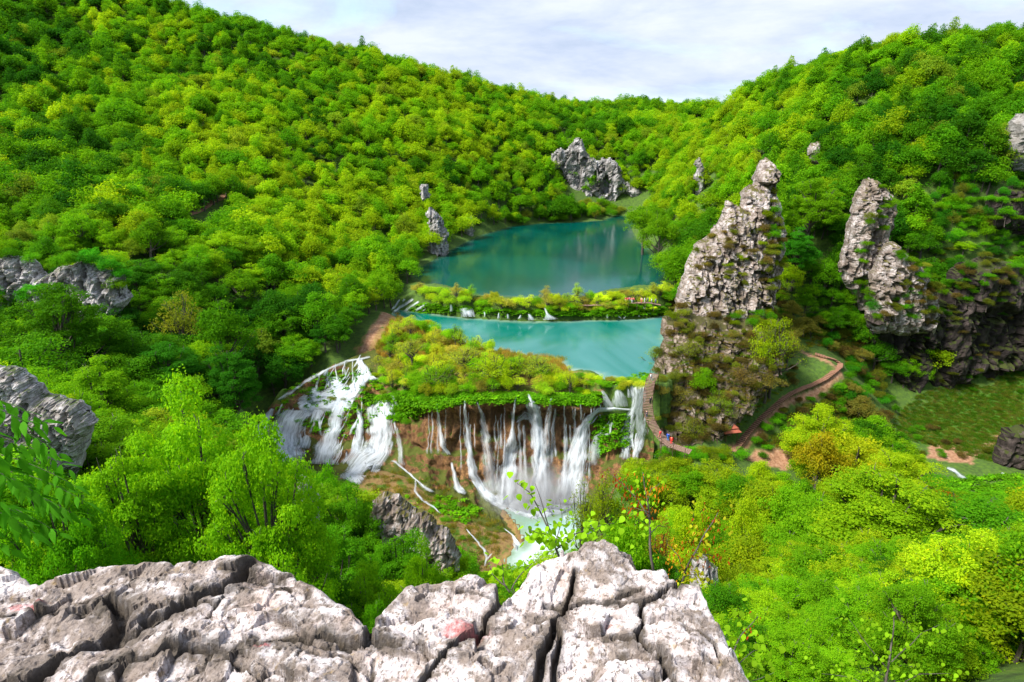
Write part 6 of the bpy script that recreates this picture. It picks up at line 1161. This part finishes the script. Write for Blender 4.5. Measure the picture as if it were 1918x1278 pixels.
# body of the cliff under the ledge, so the slabs rest on something from any side
mb = MB(); mb.box((-1.35, .55, 73.0), (4.3, 3.0, 7.4)); me = mb.mesh('ledge_base'); bm = bmesh.new(); bm.from_mesh(me); bmesh.ops.subdivide_edges(bm, edges=bm.edges[:], cuts=14, use_grid_fill=True)
for v in bm.verts:
    q = np.array([[v.co.x, v.co.y, v.co.z]]); v.co += Vector((float(fbm(q*.9, 3, 401)[0]), float(fbm(q*.9, 3, 402)[0])*.5-.25, min(0, float(fbm(q*.9, 3, 403)[0]))))*.4
bm.to_mesh(me); bm.free(); obj('cliff_body', me, M_LIMEB, led, (0, -1.9, -76.))

# ------------------------------------------------------------------ saplings and sprays of leaves close to the ledge
def leaf_shape(kind):
    if kind == 'heart': o_ = [(0, 0), (.32, .10), (.46, .34), (.36, .66), (0, 1.05)]
    elif kind == 'lance': o_ = [(0, 0), (.12, .15), (.19, .4), (.13, .72), (0, 1.1)]
    else: o_ = [(0, 0), (.26, .02), (.52, .22), (.30, .34), (.55, .62), (.22, .62), (0, 1.05)]
    V = []; Q = []; n = len(o_)
    for (x, y) in o_: V.append((0, y, -.10*y*y))
    for sg in (-1, 1):
        for (x, y) in o_: V.append((x*sg, y, .16*x-.18*y*y-.1*x*x))
    for k in range(2):
        for i in range(n-1):
            a = [i, i+1, n*(1+k)+i+1, n*(1+k)+i]; Q.append(a if k else a[::-1])
    me = mesh_np('leaf', V, np.array(Q), True, {'lv': np.full(len(V), .5)}); me.materials.append(M_LEAF); return me
LV = {k: leaf_shape(k) for k in ('heart', 'lance', 'maple')}
def put_leaf(parent, p, size, tint, kind, rng, droop=.5, yaw=None, nm='leaf'):
    o = obj(nm, LV[kind], None, parent, tuple(np.array(p)-np.array(parent.location))); s = size*rng.uniform(.75, 1.2); o.scale = (s, s, s)
    o.rotation_euler = (-droop+rng.uniform(-.4, .4), rng.uniform(-.5, .5), rng.uniform(0, 6.28) if yaw is None else yaw+rng.uniform(-.4, .4)); o.color = (*(np.array(tint)*rng.uniform(.75, 1.3)), 1)
def sapling(name, label, cat, branches, seed, leafspec):
    """branches: pixel paths (px,py,distance); leafspec: (kind, size, tint, count, from, spread, droop) per branch"""
    rng = np.random.RandomState(seed); W = [np.array([P(*a) for a in b[0]]) for b in branches]; base = W[0][0]; e = tag(empty(name, tuple(base)), label, cat)
    for (b, r0, r1), w_ in zip([(b[0], b[1], b[2]) for b in branches], W):
        q = resample(w_, 12); q = q+np.stack([fbm(q*2.3, 2, seed), fbm(q*2.3, 2, seed+1), fbm(q*2.3, 2, seed+2)], 1)*.05*np.sin(np.linspace(0, np.pi, 12))[:, None]
        mb = MB(); mb.tube(q-base, np.linspace(r0, r1, 12), 6); obj('branch', mb.mesh('branch', True), M_BARK, e)
    for bi, kind, size, tint, cnt_, fr, spread, droop in leafspec:
        w_ = resample(W[bi], 60)
        for i in range(int(cnt_*2.6)):
            f = fr+(1-fr)*rng.rand(); p = w_[int(f*59)]+rng.normal(size=3)*spread*np.array([1, .7, .7]); put_leaf(e, p, size*.52, tint, kind if kind == 'heart' else 'lance', rng, droop)
            if spread > .08:
                pass
    return e
LIME = np.array((.15, .27, .012)); GR2 = np.array((.085, .24, .008)); REDL = np.array((.22, .028, .012)); ORL = np.array((.36, .13, .02)); YLL = np.array((.26, .25, .02))
sapling('sapling', 'lime green leafy sapling with bare twigs above the notch of the ledge', 'sapling', [([(1048, 1045, 4.2), (1030, 1000, 4.3), (1012, 960, 4.4), (990, 920, 4.5), (968, 905, 4.5)], .010, .002), ([(1030, 995, 4.3), (1018, 960, 4.3), (1002, 905, 4.4)], .006, .002), ([(1040, 1020, 4.2), (1052, 970, 4.4), (1048, 935, 4.5)], .005, .0015), ([(1042, 1030, 4.2), (1080, 1000, 4.4), (1120, 985, 4.6), (1150, 980, 4.7)], .007, .002), ([(1040, 1025, 4.2), (1020, 1000, 4.1), (990, 990, 4.0)], .005, .002)],
        51, [(0, 'heart', .10, LIME, 16, .05, .07, .6), (3, 'heart', .11, LIME, 34, .1, .085, .6), (4, 'heart', .10, LIME, 18, .1, .05, .7), (2, 'heart', .07, LIME, 6, .2, .05, .5)])
sapling('sapling', 'tiny lime green sapling in the gap between two blocks of the ledge', 'sapling', [([(955, 1110, 3.5), (948, 1080, 3.6), (940, 1050, 3.7)], .006, .002), ([(958, 1105, 3.5), (985, 1070, 3.6), (1000, 1048, 3.7)], .005, .002), ([(950, 1100, 3.5), (922, 1072, 3.6), (915, 1050, 3.7)], .005, .002)],
        52, [(0, 'heart', .075, LIME, 12, .1, .05, .5), (1, 'heart', .07, LIME, 8, .3, .04, .5), (2, 'heart', .07, LIME*.9, 8, .3, .04, .5)])
sapling('sapling', 'tall thin sapling with orange and lime leaves standing behind the top of the ledge', 'sapling', [([(1226, 1085, 6), (1218, 1040, 6), (1216, 980, 6.1), (1212, 930, 6.2), (1204, 885, 6.3)], .018, .004), ([(1216, 970, 6.1), (1190, 930, 6.3), (1168, 905, 6.4), (1148, 890, 6.5)], .008, .003), ([(1217, 1000, 6.1), (1232, 985, 6.2), (1250, 990, 6.3)], .006, .002), ([(1216, 960, 6.1), (1200, 955, 6.2), (1178, 948, 6.2)], .006, .002), ([(1213, 940, 6.1), (1222, 915, 6.1), (1236, 905, 6.1)], .005, .002)],
        53, [(0, 'heart', .10, LIME, 26, .3, .11, .7), (1, 'maple', .085, REDL, 34, .2, .07, 1.2), (3, 'maple', .08, REDL, 22, .1, .08, 1.2), (2, 'heart', .10, LIME, 12, .2, .08, .8), (4, 'maple', .08, ORL, 16, .2, .08, 1.2), (0, 'maple', .08, ORL, 12, .6, .10, 1.2)])
sapling('sapling', 'sapling with red and orange hanging buds right of the tall thin one', 'sapling', [([(1268, 1120, 6.5), (1290, 1060, 6.6), (1320, 1000, 6.8), (1345, 960, 7.)], .014, .004), ([(1285, 1075, 6.6), (1270, 1040, 6.6), (1250, 1020, 6.7)], .007, .002), ([(1300, 1035, 6.7), (1335, 1040, 6.8), (1352, 1050, 6.9)], .006, .002), ([(1275, 1095, 6.5), (1290, 1080, 6.5), (1310, 1075, 6.5)], .006, .002)],
        54, [(0, 'maple', .085, REDL, 40, .25, .12, 1.2), (1, 'maple', .085, ORL, 40, .0, .12, 1.2), (2, 'maple', .085, REDL, 18, .2, .1, 1.2), (3, 'heart', .09, YLL, 22, .1, .1, .8), (0, 'heart', .09, YLL, 24, .2, .16, .8)])
sapling('sapling', 'bent branch with large lime leaves at the right flank of the ledge', 'sapling', [([(1350, 1330, 4.), (1362, 1240, 4.3), (1385, 1200, 4.5), (1420, 1155, 4.8)], .010, .003), ([(1362, 1260, 4.2), (1400, 1230, 4.4), (1430, 1215, 4.6)], .006, .002), ([(1360, 1290, 4.1), (1420, 1275, 4.3), (1450, 1260, 4.4)], .006, .002)],
        55, [(0, 'heart', .12, LIME*.8, 24, .1, .12, .7), (1, 'heart', .11, LIME*.8, 20, .1, .1, .7), (2, 'heart', .12, LIME*.7, 20, .1, .12, .7), (0, 'maple', .07, REDL, 7, .3, .06, 1.2)])
sapling('sapling', 'young tree with bright pointed leaves at the bottom right of the picture', 'sapling', [([(1640, 1400, 9), (1660, 1280, 9.2), (1672, 1200, 9.6), (1675, 1140, 10)], .03, .006), ([(1668, 1260, 9.3), (1620, 1200, 9.6), (1590, 1160, 9.8)], .012, .003), ([(1670, 1240, 9.3), (1720, 1190, 9.6), (1760, 1170, 9.8)], .012, .003), ([(1662, 1300, 9.2), (1600, 1270, 9.3), (1540, 1262, 9.4)], .012, .003), ([(1662, 1300, 9.2), (1720, 1262, 9.2), (1780, 1262, 9.2)], .012, .003)],
        56, [(k, 'heart', .15, LIME*.8, 26, .05, .26, .8) for k in range(5)])
# drooping ash spray at the left edge: compound leaves with paired leaflets
rng = np.random.RandomState(77); base = P(-160, 960, 4.6); e = tag(empty('ash_branch', tuple(base)), 'dark glossy ash branch with drooping feathered leaves hanging in from the left edge', 'branch')
ends = [(100, 800, 4.9), (130, 880, 5.1), (160, 940, 5.2), (120, 960, 5.), (40, 840, 4.6), (80, 1010, 4.6), (0, 940, 4.2), (60, 910, 4.6), (-20, 990, 4.2), (60, 800, 4.6), (110, 850, 4.8), (140, 910, 5.), (150, 970, 4.8), (60, 1000, 4.4), (20, 1030, 4.2), (20, 900, 4.3), (90, 940, 4.5), (0, 860, 4.4), (50, 870, 4.7), (-40, 820, 4.5), (30, 960, 4.3), (110, 1000, 4.7)]
for j, en in enumerate(ends):
    a = P(en[0]-110-30*rng.rand(), en[1]-50-20*rng.rand(), en[2]); b_ = P(*en); mid_ = (a+b_)/2+np.array([0, 0, .07]); u_ = np.linspace(0, 1, 9)[:, None]; q = a*(1-u_)**2+2*mid_*u_*(1-u_)+b_*u_**2
    mb = MB(); br = np.concatenate([[base], [base*.5+a*.5+np.array([0, 0, .05])], [a]]); mb.tube(br-base, np.array([.012, .008, .004]), 5); mb.tube(q-base, np.linspace(.004, .0015, 9), 4); obj('twig', mb.mesh('twig', True), M_BARK, e)
    for i in range(2, 9):
        for sg in ((-1, 1) if i < 8 else (0,)):
            dr_ = q[min(i, 8)]-q[i-1]; yw = math.atan2(dr_[1], dr_[0])-math.pi/2+sg*-1.0; put_leaf(e, q[i], .15, np.array((.045, .16, .010)), 'lance', rng, .75, yw, 'leaflet')

# ------------------------------------------------------------------ labels: alike neighbours are told apart by their order from the left
bpy.context.view_layer.update()
ORDW = ['leftmost', 'second', 'third', 'fourth', 'fifth', 'sixth', 'seventh', 'eighth', 'ninth', 'tenth', 'eleventh', 'twelfth', 'thirteenth', 'fourteenth', 'fifteenth', 'sixteenth', 'seventeenth', 'eighteenth', 'nineteenth', 'twentieth'] + ['twenty-'+w_ for w_ in ('first', 'second', 'third', 'fourth', 'fifth', 'sixth', 'seventh', 'eighth', 'ninth')]+['thirtieth']
by = {}
for o in scene.objects:
    if o.parent is None and 'label' in o: by.setdefault(o['label'], []).append(o)
def ordw(k): return ORDW[k] if k < len(ORDW) else str(k+1)+'th'
for lb, os_ in by.items():
    if len(os_) < 2: continue
    os_.sort(key=lambda o: toPix(np.array([o.matrix_world.translation]))[0][0][0])
    if len(lb.split()) > 13: lb = lb.replace('a little way ', '').replace('well ', '').replace('just ', '')
    for k, o in enumerate(os_): o['label'] = lb+', '+('leftmost' if k == 0 else ('rightmost' if k == len(os_)-1 else ordw(k)+' from left'))
